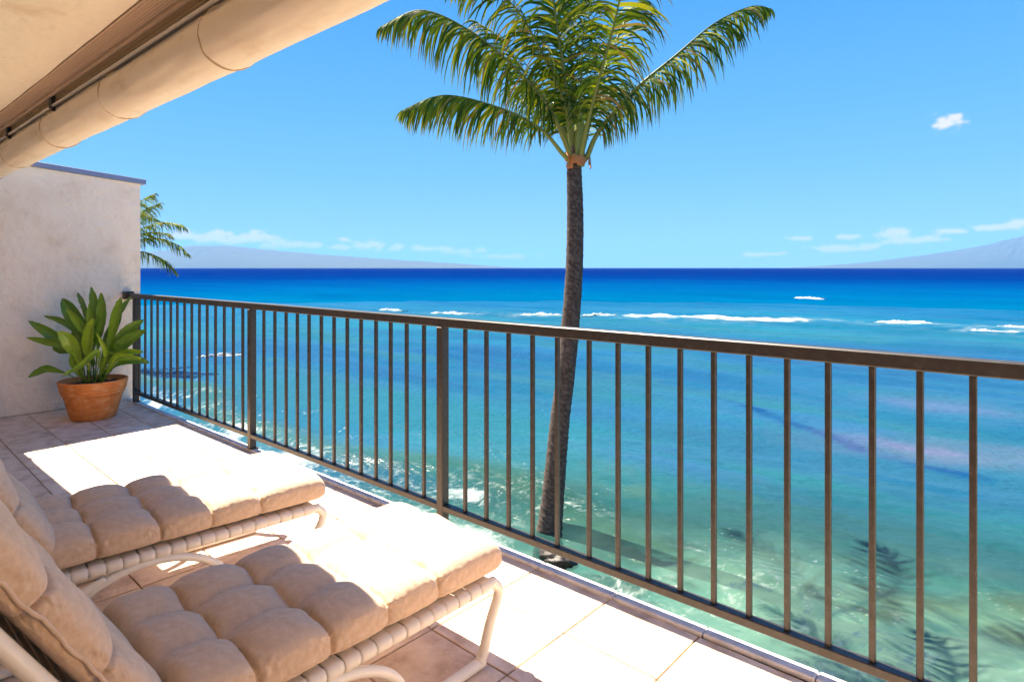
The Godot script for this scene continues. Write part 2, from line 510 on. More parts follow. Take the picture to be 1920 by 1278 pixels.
func island(points: Array, depth: float, seed_: int, label: String) -> void:   # points: foot of the skyline and its height; the land lies behind and before it
	var g := Geo.new()
	var n := noise(seed_, 0.0011, 5)
	var ridge := noise(seed_ + 1, 0.0022, 4, FastNoiseLite.TYPE_SIMPLEX_SMOOTH, FastNoiseLite.FRACTAL_RIDGED)
	var path := smooth_path(points, 14)
	var cnt := path.size()
	var across := 25
	for i in cnt:
		var p := path[i]
		var out := Vector3(p.x, 0, p.z).normalized()
		for k in across:
			var s := k / (across - 1.0) * 2.0 - 1.0
			var q := Vector3(p.x, 0, p.z) + out * s * depth
			var hgt := p.y * pow(1.0 - absf(s), 0.75)
			hgt += (ridge.get_noise_2d(q.x, q.z) - 0.2) * 0.16 * p.y * (1.0 - absf(s)) * minf(1.0, absf(s) * 3.0) + n.get_noise_2d(q.x, q.z) * 0.05 * p.y * (1.0 - absf(s))
			g.add(Vector3(q.x, SEA - 1.0 + hgt, q.z))
	g.lattice(cnt, across, 0)
	var m := mat(lin(0.036, 0.042, 0.026), 1.0)
	tag(obj("island", g.mesh(), m), label, "island", "", "structure")

# ---------------------------------------------------------------- the balcony
func make_floor() -> void:
	var root := base("balcony_floor")
	tag(root, "balcony floor of large pinkish beige stone tiles with thin grout lines", "", "", "structure")
	obj("slab", span_mesh(Vector3(-6.85, -0.28, -2.068), Vector3(1.16, -0.010, 1.5), 0.004), M.grout, root)
	var dx := 0.357
	var dz := 0.295
	var skew := 0.0232
	var gap := 0.0028
	var edge := -2.03
	var zs := func(j: int, x: float) -> float: return -1.725 + dz * j + skew * (x + 1.28)
	for j in range(-1, 11):
		for i in range(-15, 8):
			var x0 := -1.28 + dx * i
			var x1 := minf(x0 + dx, 0.952)
			if x0 < -6.66 or x0 > 0.94: continue
			var q := [[x0 + gap, zs.call(j, x0) + gap], [x1 - gap, zs.call(j, x1) + gap], [x1 - gap, zs.call(j + 1, x1) - gap], [x0 + gap, zs.call(j + 1, x0) - gap]]
			if q[2][1] < edge + 0.02 or q[3][1] > 1.45: continue
			var lift := rng.randf_range(-0.0007, 0.0007)
			var tilt := rng.randf_range(-0.0006, 0.0006)
			var g := Geo.new()
			var b := 0.0022
			var top := []
			var low := []
			var sink := []
			var cx := (x0 + x1) / 2
			for k in 4:
				var z: float = maxf(q[k][1], edge)
				var sx := 1.0 if k == 0 or k == 3 else -1.0
				var sz := 1.0 if k < 2 else -1.0
				var h := lift + tilt * (-sx)
				top.append(Vector3(q[k][0] + sx * b, h, z + sz * b))
				low.append(Vector3(q[k][0], h - b, z))
				sink.append(Vector3(q[k][0], -0.009, z))
			var mid := Vector3(cx, -0.02, (q[0][1] + q[2][1]) / 2)
			g.face(top.duplicate(), mid)
			for k in 4:
				g.face([top[k], top[(k + 1) % 4], low[(k + 1) % 4], low[k]], mid)
				g.face([low[k], low[(k + 1) % 4], sink[(k + 1) % 4], sink[k]], mid)
			obj("tile", g.mesh(false), M.tile[rng.randi() % M.tile.size()], root)
	var kerb := base("kerb")
	tag(kerb, "low strip of edging stones under the railing along the balcony edge", "", "", "structure")
	for i in range(-16, 8):
		var x0 := -1.27 + dx * i
		if x0 + dx < -6.5 or x0 > 0.9: continue
		var g := Geo.new()
		g.box(Vector3(maxf(x0, -6.648) + 0.0015, -0.006, -2.064), Vector3(minf(x0 + dx, 0.949) - 0.0015, 0.013 + rng.randf_range(-0.001, 0.001), -2.012), 0.004)
		obj("edging_stone", g.mesh(false), M.kerb, kerb)

func make_railing() -> void:
	var r := base("railing", Vector3(0, 0, -2.032))
	tag(r, "dark brown metal railing with square balusters along the seaward edge", "railing")
	obj("top_rail", span_mesh(Vector3(-6.66, 0.968, -0.022), Vector3(0.95, 1.012, 0.022), 0.004), M.metal, r)
	var plate := span_mesh(Vector3(-6.652, 0.955, -0.035), Vector3(-6.58, 1.028, 0.045), 0.003)
	tag(obj("wall_bracket", plate, M.metal, r), "flat bracket that ties the top rail to the wall")
	var posts := [-6.425, -4.165, -2.232, 0.0, 0.92]
	for i in posts.size() - 1:
		var a: float = posts[i]
		var b: float = posts[i + 1]
		obj("bottom_rail", span_mesh(Vector3(a + 0.019, 0.090, -0.017), Vector3(b - 0.019, 0.119, 0.023), 0.003), M.metal, r)
	var post_mesh := span_mesh(Vector3(-0.021, 0.012, -0.021), Vector3(0.021, 0.9665, 0.0245), 0.003)
	var foot_mesh := span_mesh(Vector3(-0.036, 0.0142, -0.030), Vector3(0.036, 0.022, 0.012), 0.002)
	var cap_mesh := span_mesh(Vector3(-0.016, 0.9635, 0.0225), Vector3(0.016, 0.967, 0.0262), 0.0005)
	for x in posts:
		var p := obj("post", post_mesh, M.metal, r)
		p.position.x = x
		obj("foot_plate", foot_mesh, M.metal, p)
		if x > -5.0: obj("weld_strip", cap_mesh, M.bare_metal, p)
	var bar := span_mesh(Vector3(-0.0085, 0.1175, -0.0085), Vector3(0.0085, 0.9695, 0.0085), 0.002)
	var xs := [-6.335, -6.19, -6.037, -5.893, -5.741, -5.597, -5.459, -5.311, -5.17, -5.025, -4.884, -4.738, -4.592, -4.446, -4.301, -3.998, -3.851, -3.707, -3.57, -3.434, -3.298, -3.163, -3.03, -2.898, -2.762, -2.635, -2.504, -2.37, -2.078, -1.942, -1.808, -1.673, -1.542, -1.386, -1.255, -1.127, -1.002, -0.88, -0.761, -0.642, -0.524, -0.407, -0.291, -0.173]
	for x in xs:
		obj("baluster", bar, M.metal, r).position.x = x
	for k in range(1, 7):
		obj("baluster", bar, M.metal, r).position.x = k * 0.131

func side_wall(face_x: float, way: float, label: String) -> void:   # way: +1 when its balcony face looks towards +x
	var w := base("side_wall")
	tag(w, label, "wall")
	var top := func(z: float) -> float: return 2.055 + (z + 2.14) * 0.078
	var g := Geo.new()
	# the seaward face of the wall is slightly uneven trowelled plaster
	var n := noise(61, 0.9, 4)
	var rows := 60
	var cols := 90
	for i in rows:
		for k in cols:
			var z := -2.14 + 3.6 * k / (cols - 1)
			var y: float = -0.005 + (top.call(z) + 0.005) * i / (rows - 1)
			g.add(Vector3(face_x + n.get_noise_2d(z * 2.0, y * 2.0) * 0.006 * (0.0 if i == 0 else 1.0), y, z))
	g.lattice(rows, cols, 0)
	obj("plaster_face", g.mesh(), M.stucco, w)
	var core := Geo.new()
	var c := Vector3(face_x - 0.1 * way, 1, -0.3)
	var bx := face_x - 0.006 * way
	var zt := 1.46
	var B := [Vector3(bx, -0.3, -2.14), Vector3(bx, -0.3, zt), Vector3(bx, top.call(zt), zt), Vector3(bx, top.call(-2.14), -2.14)]
	var D := B.map(func(p): return p - Vector3(0.2 * way, 0, 0))
	core.face(B.duplicate(), c)
	core.face(D.duplicate(), c)
	for k in 4:
		core.face([B[k], B[(k + 1) % 4], D[(k + 1) % 4], D[k]], c)
	obj("wall_core", core.mesh(false), M.stucco, w)
	var cap := Geo.new()
	var tilt := Transform3D(Basis(Vector3.RIGHT, -atan(0.078)), Vector3(face_x - 0.11 * way, top.call(-2.14) + 0.002, -2.14))
	cap.box(Vector3(-0.125, 0.0, -0.045), Vector3(0.128, 0.048, 3.62), 0.004, Color.WHITE, tilt)
	obj("coping", cap.mesh(false), M.coping, w)
	tag(obj("skirting", span_mesh(Vector3(minf(face_x + 0.002 * way, face_x + 0.010 * way), 0.001, -2.0), Vector3(maxf(face_x + 0.002 * way, face_x + 0.010 * way), 0.042, 1.4), 0.003), M.stucco, w), "")

func make_building() -> void:
	# the side wall with its sloping blue-grey coping
	side_wall(-6.65, 1.0, "tall pale stucco side wall behind the potted plant with a blue grey coping")
	side_wall(0.95, -1.0, "pale stucco side wall at the near end of the balcony beside the photographer")
	var n := noise(61, 0.9, 4)
	var rows := 60
	var cols := 90
	# ceiling, roof and the wall of the flat behind the photographer
	var ceil_ := Geo.new()
	rows = 30
	cols = 130
	for i in rows:
		for k in cols:
			var x := -6.645 + 7.6 * k / (cols - 1)
			var z := -0.777 + 2.24 * i / (rows - 1)
			ceil_.add(Vector3(x, 2.186 + n.get_noise_2d(x * 1.2, z * 1.2 + 50.0) * 0.006, z))
	ceil_.lattice(rows, cols, 0, true)
	tag(obj("ceiling", ceil_.mesh(), M.ceiling), "cream plaster ceiling over the loungers", "", "", "structure")
	tag(obj("roof", span_mesh(Vector3(-6.85, 2.244, -1.004), Vector3(1.16, 2.50, 1.7), 0.01), M.ceiling), "roof slab above the balcony", "", "", "structure")
	tag(obj("roof_edge", span_mesh(Vector3(-6.645, 2.1875, -0.777), Vector3(0.945, 2.242, -0.75), 0.003), M.ceiling), "plastered edge of the ceiling beside the awning track", "", "", "structure")
	tag(obj("rear_wall", span_mesh(Vector3(-6.85, -0.28, 1.45), Vector3(1.16, 2.242, 1.69), 0.01), M.stucco), "pale stucco wall of the flat behind the loungers", "", "", "structure")
	tag(obj("lower_wall", span_mesh(Vector3(-6.80, -3.4, -1.7), Vector3(1.1, -0.285, 1.5), 0.01), M.stucco), "stucco wall of the storey below the balcony", "", "", "structure")
	var b := Geo.new()
	rows = 24
	cols = 120
	for i in rows:
		for k in cols:
			var x := -40.0 + 52.0 * k / (cols - 1)
			var z := -6.9 + 10.0 * i / (rows - 1) - 0.3 * sin(x * 0.4)
			b.add(Vector3(x, SEA - 0.2 + 0.55 * smoothstep(-6.9, -4.0, z) + n.get_noise_2d(x, z) * 0.06, z))
	b.lattice(rows, cols, 0)
	tag(obj("beach", b.mesh(), M.sand), "strip of wet sand between the building and the water", "", "", "structure")

func make_awning() -> void:
	var a := base("rolled_awning")
	tag(a, "rolled cream canvas awning and its brown track along the edge of the ceiling", "awning")
	var seams := [-6.36, -5.30, -4.235, -3.19, -2.128, -1.07, -0.01]
	var n := noise(71, 1.6, 4)
	var n2 := noise(72, 5.0, 3)
	var x0 := -6.645
	for i in seams.size() + 1:
		var xa: float = x0 if i == 0 else seams[i - 1]
		var xb: float = 0.945 if i == seams.size() else seams[i]
		var g := Geo.new()
		var steps := maxi(6, int((xb - xa) / 0.02))
		var sides := 64
		var grow := 0.0025 * (1.0 if i % 2 == 0 else 0.4)
		for s in steps + 1:
			var x := lerpf(xa - (0.012 if i > 0 else 0.0), xb, float(s) / steps)
			var u := float(s) / steps
			var flare := 0.007 * exp(-u * (xb - xa) / 0.035) + 0.0015
			for k in sides + 1:
				var th := TAU * (k % sides) / sides
				var r := 0.0972 + flare + grow * 0.5 + n.get_noise_3d(x * 0.6, cos(th) * 0.6, sin(th) * 0.6) * 0.006 + n2.get_noise_3d(x * 0.35, cos(th) * 0.5, sin(th) * 0.5) * 0.0025
				var slant := 0.03 * sin(th - 0.4)
				g.add(Vector3(x + slant, 2.0376 + sin(th) * r, -0.9666 + cos(th) * r))
		g.lattice(steps + 1, sides + 1, 0, true)
		obj("canvas_roll", g.mesh(), M.canvas, a)
	for x in seams:
		var ring := PackedVector3Array()
		for k in 49:
			var th := TAU * k / 48.0
			ring.append(Vector3(x + 0.03 * sin(th - 0.4) + n2.get_noise_1d(x * 9.0 + sin(th) * 0.6) * 0.006, 2.0376 + sin(th) * 0.1055, -0.9666 + cos(th) * 0.1055))
		obj("seam_welt", tube_mesh(ring, 0.0026, 8), M.welt, a)
	# the track between ceiling and roll, drawn as its section and run along the balcony
	var run := func(called: String, sec: Array, m: Material) -> void:
		var g := Geo.new()
		for k in sec.size():
			var p: Vector2 = sec[k]
			var q: Vector2 = sec[(k + 1) % sec.size()]
			var o := g.v.size()
			for s in [[-6.645, p], [0.945, p], [0.945, q], [-6.645, q]]:
				g.add(Vector3(s[0], s[1].y, s[1].x))
			g.quad(o, o + 1, o + 2, o + 3)
		obj(called, g.mesh(false), m, a)
	var board := [Vector2(-0.7795, 2.2390), Vector2(-0.7795, 2.1808)]
	for k in 7:
		var f := k / 7.0
		board.append(Vector2(-0.7804 - 0.0591 * f, 2.1799 - 0.0242 * f))
		board.append(Vector2(-0.7804 - 0.0591 * (f + 0.11), 2.1799 - 0.0242 * (f + 0.11)))
		board.append(Vector2(-0.7804 - 0.0591 * (f + 0.115), 2.1821 - 0.0242 * (f + 0.115)))
		board.append(Vector2(-0.7804 - 0.0591 * (f + 0.135), 2.1821 - 0.0242 * (f + 0.135)))
	board.append(Vector2(-0.8404, 2.1557))
	board.append(Vector2(-0.8404, 2.2390))
	run.call("track_board", board, M.track)
	run.call("track_lip", [Vector2(-0.8409, 2.2390), Vector2(-0.8409, 2.1450), Vector2(-0.8431, 2.1419), Vector2(-0.8520, 2.1383), Vector2(-0.8552, 2.1401), Vector2(-0.8552, 2.2390)], M.track)
	run.call("track_channel", [Vector2(-0.8556, 2.2390), Vector2(-0.8556, 2.1522), Vector2(-0.8753, 2.1441), Vector2(-0.8758, 2.1472), Vector2(-0.8784, 2.1463), Vector2(-0.8789, 2.1419), Vector2(-0.8878, 2.1387), Vector2(-0.8883, 2.2390)], M.track_light)
	run.call("back_board", [Vector2(-0.8887, 2.2390), Vector2(-0.8887, 2.1557), Vector2(-0.9487, 2.1557), Vector2(-0.9487, 2.2390)], M.track)
	run.call("fascia", [Vector2(-0.9895, 2.243), Vector2(-0.9895, 2.160), Vector2(-1.0015, 2.160), Vector2(-1.0015, 2.243)], M.track_light)
	var clips := [-6.1, -5.04, -3.978]
	var from := -6.645
	for x in clips + [0.945]:
		obj("rod", tube_mesh(PackedVector3Array([Vector3(from, 2.0985, -0.862), Vector3(x - 0.02, 2.0985, -0.862)]), 0.0075, 12), M.rod, a)
		from = x + 0.02
	for x in clips:
		var g := Geo.new()
		g.box(Vector3(x - 0.026, 2.087, -0.873), Vector3(x + 0.022, 2.150, -0.851), 0.004)
		g.box(Vector3(x - 0.008, 2.074, -0.875), Vector3(x + 0.010, 2.091, -0.858), 0.003)
		obj("clip", g.mesh(false), M.dark, a)

# ---------------------------------------------------------------- loungers
const RAIL_X := 0.262
const RAIL_Y := 0.25
const SLOPE := 58.0

func strap_mesh() -> ArrayMesh:   # one woven vinyl strap: across the frame and wrapped round both rails
	var g := Geo.new()
	var loop := []
	var r := 0.0195
	for k in 13:
		var a := PI / 2 - PI * k / 12.0
		loop.append([Vector2(RAIL_X, RAIL_Y), a])
	for k in 13:
		var a := -PI / 2 - PI * k / 12.0
		loop.append([Vector2(-RAIL_X, RAIL_Y), a])
	loop.append(loop[0])
	var across := [[-0.0240, -0.0016], [-0.0228, -0.0003], [-0.012, 0.0003], [0.0, 0.0005], [0.012, 0.0003], [0.0228, -0.0003], [0.0240, -0.0016]]
	for l in loop:
		for s in across:
			var c: Vector2 = l[0]
			g.add(Vector3(c.x + cos(l[1]) * (r + s[1]), c.y + sin(l[1]) * (r + s[1]), s[0]))
	g.lattice(loop.size(), across.size(), 0, true)
	return g.mesh()

func make_lounger() -> Node3D:
	var t := base("sun_lounger")
	for s in [-1.0, 1.0]:
		var p := smooth_path([Vector3(s * RAIL_X, RAIL_Y, 1.05), Vector3(s * RAIL_X, RAIL_Y, 0.5), Vector3(s * RAIL_X, RAIL_Y, 0.075), Vector3(s * RAIL_X, RAIL_Y - 0.006, 0.04), Vector3(s * RAIL_X, RAIL_Y - 0.028, 0.016), Vector3(s * RAIL_X, RAIL_Y - 0.06, 0.018), Vector3(s * RAIL_X, 0.12, 0.055), Vector3(s * RAIL_X, 0.045, 0.083), Vector3(s * RAIL_X, 0.024, 0.10), Vector3(s * RAIL_X, 0.018, 0.13), Vector3(s * RAIL_X, 0.018, 0.6), Vector3(s * RAIL_X, 0.018, 1.25)], 6)
		obj("side_rail", tube_mesh(p, 0.0165, 14), M.white_metal, t)
		var hoop := []
		for k in 15:
			var a := PI * k / 14.0
			hoop.append(Vector3(s * (RAIL_X + 0.004), 0.02 + 0.208 * pow(sin(a), 0.9), 0.665 - 0.275 * cos(a)))
		obj("hoop_leg", tube_mesh(smooth_path(hoop, 3), 0.0145, 12), M.white_metal, t)
		obj("recline_arm", span_mesh(Vector3(-0.006, -0.011, 0.0), Vector3(0.006, 0.011, 0.42), 0.003), M.white_metal, t)
		var arm: Node3D = t.get_child(t.get_child_count() - 1)
		arm.position = Vector3(s * (RAIL_X + 0.022), 0.222, 0.80)
		arm.rotation_degrees = Vector3(20.0, 0, 0)
		var up := Vector3(0, sin(deg_to_rad(SLOPE)), cos(deg_to_rad(SLOPE)))
		var b := Vector3(s * (RAIL_X + 0.002), RAIL_Y + 0.012, 1.055)
		obj("back_rail", tube_mesh(smooth_path([b, b + up * 0.3, b + up * 0.70, b + up * 0.745 + Vector3(-s * 0.012, 0, 0), b + up * 0.765 + Vector3(-s * 0.05, 0, 0), b + up * 0.768 + Vector3(-s * 0.262, 0, 0)], 6), 0.0165, 14), M.white_metal, t)
	obj("cross_bar", tube_mesh(PackedVector3Array([Vector3(-RAIL_X, RAIL_Y - 0.004, 0.055), Vector3(RAIL_X, RAIL_Y - 0.004, 0.055)]), 0.014), M.white_metal, t)
	var sm := strap_mesh()
	for k in 20:
		var o := obj("strap", sm, M.strap, t)
		o.position.z = 0.082 + k * 0.0492 + rng.randf_range(-0.0012, 0.0012)
		o.scale = Vector3(1, 1, rng.randf_range(0.93, 1.03))
	var band := span_mesh(Vector3(-RAIL_X, -0.004, -0.024), Vector3(RAIL_X, 0.004, 0.024), 0.002)
	for k in 11:
		var o := obj("back_strap", band, M.strap, t)
		o.rotation_degrees.x = -SLOPE
		o.position = Vector3(0, RAIL_Y + 0.012, 1.055) + Vector3(0, sin(deg_to_rad(SLOPE)), cos(deg_to_rad(SLOPE))) * (0.10 + k * 0.06)
	return t

func pad_mesh(half: float, rows: Array, thick: float, seed_: int, amp: float) -> ArrayMesh:   # a button-tufted cushion, three puffs wide, one puff per row
	var g := Geo.new()
	var L: float = rows[rows.size() - 1]
	var n := noise(seed_, 3.0, 3)
	var n2 := noise(seed_ + 1, 14.0, 3)
	var nr := RandomNumberGenerator.new()
	nr.seed = seed_
	var plump := []
	for i in rows.size() * 3:
		plump.append(nr.randf_range(0.86, 1.12))
	var NS := 300
	var NP := 168
	var tuft_x := [-half * 0.34, half * 0.34]
	for i in NS + 1:
		var s := L * i / NS
		var row := 0
		while row < rows.size() - 2 and s > rows[row + 1]: row += 1
		for k in NP + 1:
			var phi := TAU * (k % NP) / NP + 0.001
			var cx := signf(cos(phi)) * pow(absf(cos(phi)), 0.42)
			var sy := signf(sin(phi)) * pow(absf(sin(phi)), 0.50)
			var bend := 0.012 * n.get_noise_2d(cx * 0.5, row * 3.7)
			var ss := s + bend
			var f := clampf((ss - rows[row]) / (rows[row + 1] - rows[row]), 0.0, 1.0)
			var dseam := minf(absf(ss - rows[row]), absf(rows[row + 1] - ss))
			var at_end := (row == 0 and f < 0.5) or (row == rows.size() - 2 and f > 0.5)
			var pr := pow(clampf(4.0 * f * (1.0 - f), 0.0, 1.0), 0.42)
			if at_end: pr = lerpf(pr, 1.0, 0.75)
			# across: three puffs
			var u := cx * half
			var col := 0 if u < tuft_x[0] else (1 if u < tuft_x[1] else 2)
			var lo: float = [-half * 1.02, tuft_x[0], tuft_x[1]][col]
			var hi: float = [tuft_x[0], tuft_x[1], half * 1.02][col]
			var q := clampf((u - lo) / (hi - lo), 0.0, 1.0)
			var pc := pow(clampf(4.0 * q * (1.0 - q), 0.0, 1.0), 0.5)
			if (col == 0 and q < 0.5) or (col == 2 and q > 0.5): pc = lerpf(pc, 1.0, 0.7)
			var full: float = plump[row * 3 + col]
			var e0 := clampf(s / 0.045, 0.0, 1.0)
			var e1 := clampf((L - s) / 0.045, 0.0, 1.0)
			var end := sqrt(1.0 - pow(1.0 - e0, 2.0)) * sqrt(1.0 - pow(1.0 - e1, 2.0))
			var upper := clampf(sy, 0.0, 1.0)
			var puff: float = pr * (0.22 + 0.78 * pc) * full
			# buttons pull the cloth down where the seams meet
			var pull := 0.0
			for tx in tuft_x:
				for ri in range(1, rows.size() - 1):
					var dd := Vector2(u - tx, ss - rows[ri]).length()
					pull += exp(-dd * dd / 0.0016)
			var h: float = thick * (1.04 - amp + amp * puff) - pull * 0.30 * amp * thick
			if not at_end or f > 0.5 and row == 0 or f < 0.5 and row > 0:
				h -= 0.007 * exp(-pow(dseam / 0.0055, 2.0)) * 1.0
			var mid := thick * 0.40
			var y: float = mid + (h - mid) * sy if sy > 0.0 else mid + mid * sy
			y = mid + (y - mid) * (0.25 + 0.75 * end)
			# sides: bulge between the seams and pucker at them
			var side := pow(absf(cx), 6.0)
			var pucker := exp(-dseam / 0.05) * (0.0 if at_end and (f < 0.3 or f > 0.7) else 1.0)
			var x := cx * half * (1.0 + 0.02 * pr * full * side) - signf(cx) * side * (0.009 * (1.0 - pr) + 0.006 * exp(-pow(dseam / 0.006, 2.0)))
			var fold := n2.get_noise_3d(ss * 2.6, sy * 0.25, row * 7.0 + signf(cx) * 3.0)
			x += signf(cx) * side * fold * (0.0070 * pucker + 0.0008)
			var wr := n2.get_noise_3d(u * 0.55, ss * 1.5, 5.0) * 0.0030 * upper * (0.15 + 1.3 * exp(-dseam / 0.04)) + n.get_noise_2d(u * 0.6, ss * 0.6) * 0.006 * upper
			y += wr
			x *= 1.0 - 0.05 * (1.0 - end)
			g.add(Vector3(x, y, s), Color.WHITE, Vector2(u, s))
	g.lattice(NS + 1, NP + 1, 0)
	for e in [0, NS]:
		var m := g.add(Vector3(0, thick * 0.4, e * L / NS))
		for k in NP:
			var a: int = e * (NP + 1) + k
			if e == 0: g.ix.append_array(PackedInt32Array([m, a + 1, a]))
			else: g.ix.append_array(PackedInt32Array([m, a, a + 1]))
	return g.mesh()

func piping_mesh(half: float, L: float, y: float, seed_: int) -> ArrayMesh:   # the corded seam round the edge of a pad
	var n := noise(seed_, 5.0, 2)
	var p := PackedVector3Array()
	var r := 0.05
	for k in 60:
		var z := 0.03 + (L - r - 0.03) * k / 59.0
		p.append(Vector3(half * 1.028 + n.get_noise_1d(z * 3.0) * 0.004, y + n.get_noise_1d(z * 3.0 + 9.0) * 0.006, z))
	for k in 9:
		var a := PI / 2 * k / 8.0
		p.append(Vector3(half * 1.028 - r + cos(a) * r, y, L - r + sin(a) * r + 0.003))
	var g := Geo.new()
	var q := PackedVector3Array()
	for i in range(p.size() - 1, -1, -1):
		q.append(Vector3(-p[i].x, p[i].y, p[i].z))
	p.append_array(q)
	g.tube(p, PackedFloat32Array([0.0042]), 8)
	return g.mesh()

func make_cushion() -> Node3D:
	var t := base("lounge_cushion")
	var seat := obj("seat_pad", pad_mesh(0.276, [0.0, 0.275, 0.46, 0.633, 0.82, 0.985], 0.117, 81, 0.36), M.fabric, t)
	seat.position = Vector3(0, RAIL_Y + 0.0225, 0.0)
	var back := obj("back_pad", pad_mesh(0.276, [0.0, 0.2, 0.40, 0.59, 0.78], 0.096, 85, 0.30), M.fabric, t)
	back.rotation_degrees.x = -SLOPE
	var up := Vector3(0, sin(deg_to_rad(SLOPE)), cos(deg_to_rad(SLOPE)))
	var out := Vector3(0, cos(deg_to_rad(SLOPE)), -sin(deg_to_rad(SLOPE)))
	back.position = Vector3(0, RAIL_Y + 0.012, 1.055) + up * 0.03 + out * 0.0225
	obj("piping", piping_mesh(0.276, 0.78, 0.036, 88), M.fabric, back)
	return t

func make_loungers() -> void:
	var near := Vector3(-1.622, 0, -1.492)
	var far_at := Vector3(-2.590, 0, -1.478)
	var a := make_lounger()
	a.position = near
	tag(a, "nearer white tubular lounger frame with woven vinyl straps, under the nearer cushion", "sun lounger", "sun loungers on the balcony")
	var b: Node3D = a.duplicate()
	b.name = numbered("sun_lounger", self)
	add_child(b, true)
	b.position = far_at
	b.rotation_degrees.y = -4.6
	tag(b, "farther white tubular lounger frame with woven vinyl straps, beside the sunlit floor", "sun lounger", "sun loungers on the balcony")
	var c := make_cushion()
	c.position = near
	tag(c, "nearer tan button-tufted lounge cushion, its foot end closest to the railing", "cushion", "tufted cushions on the loungers")
	var d: Node3D = c.duplicate()
	d.name = numbered("lounge_cushion", self)
	add_child(d, true)
	d.position = far_at
	d.rotation_degrees.y = -4.6
	for part in b.get_children() + d.get_children():     # its back rest stands a little farther forward
		if String(part.name).begins_with("back"): part.position.z -= 0.075
	tag(d, "farther tan button-tufted lounge cushion, between the nearer one and the potted plant", "cushion", "tufted cushions on the loungers")

# ---------------------------------------------------------------- the potted plant
func blade(points: Array, width: float, tone: float, seed_: int) -> ArrayMesh:   # a strap-shaped leaf folded along its midrib, on a narrow stalk
	var p := smooth_path(points, 8)
	var n := p.size()
	var g := Geo.new()
	var r := RandomNumberGenerator.new()
	r.seed = seed_
	var twist := r.randf_range(-0.35, 0.35)
	var ns := noise(seed_, 6.0, 2)
	var dark := Color(0.038, 0.125, 0.014)
	var fresh := Color(0.31, 0.50, 0.028)
	var col := dark.lerp(fresh, tone * 0.85)
	for i in n:
		var t := float(i) / (n - 1)
		var tan_ := (p[mini(i + 1, n - 1)] - p[maxi(i - 1, 0)]).normalized()
		var face := Vector3(0, 0.35, 1.0)
		var side := tan_.cross(face)
		if side.length() < 0.05: side = Vector3.RIGHT
		side = side.normalized().rotated(tan_, twist * t)
		var nor := side.cross(tan_)
		var w := width * 0.5 * (0.13 + 0.87 * smoothstep(0.18, 0.62, t)) * sqrt(clampf(1.0 - pow(smoothstep(0.62, 1.0, t), 1.6), 0.0, 1.0))
		if t > 0.999: w = 0.0006
		for k in 7:
			var s := (k - 3) / 3.0
			var cup := absf(s) * w * (0.34 if t > 0.3 else 0.9) - 0.02 * w * cos(s * 9.0)
			var rib := -0.003 if k == 3 else 0.0
			var wave := ns.get_noise_2d(t * 3.0, s) * 0.012 * absf(s)
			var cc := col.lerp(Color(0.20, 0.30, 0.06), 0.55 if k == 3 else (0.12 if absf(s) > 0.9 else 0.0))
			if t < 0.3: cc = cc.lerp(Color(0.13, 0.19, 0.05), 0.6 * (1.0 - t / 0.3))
			cc = cc * (1.0 + 0.18 * ns.get_noise_2d(t * 9.0 + 3.0, s * 2.5))
			if t > 0.985: cc = Color(0.16, 0.11, 0.04)
			g.add(p[i] + side * s * w + nor * (cup + rib + wave), cc)
	g.lattice(n, 7, 0)
	return g.mesh()

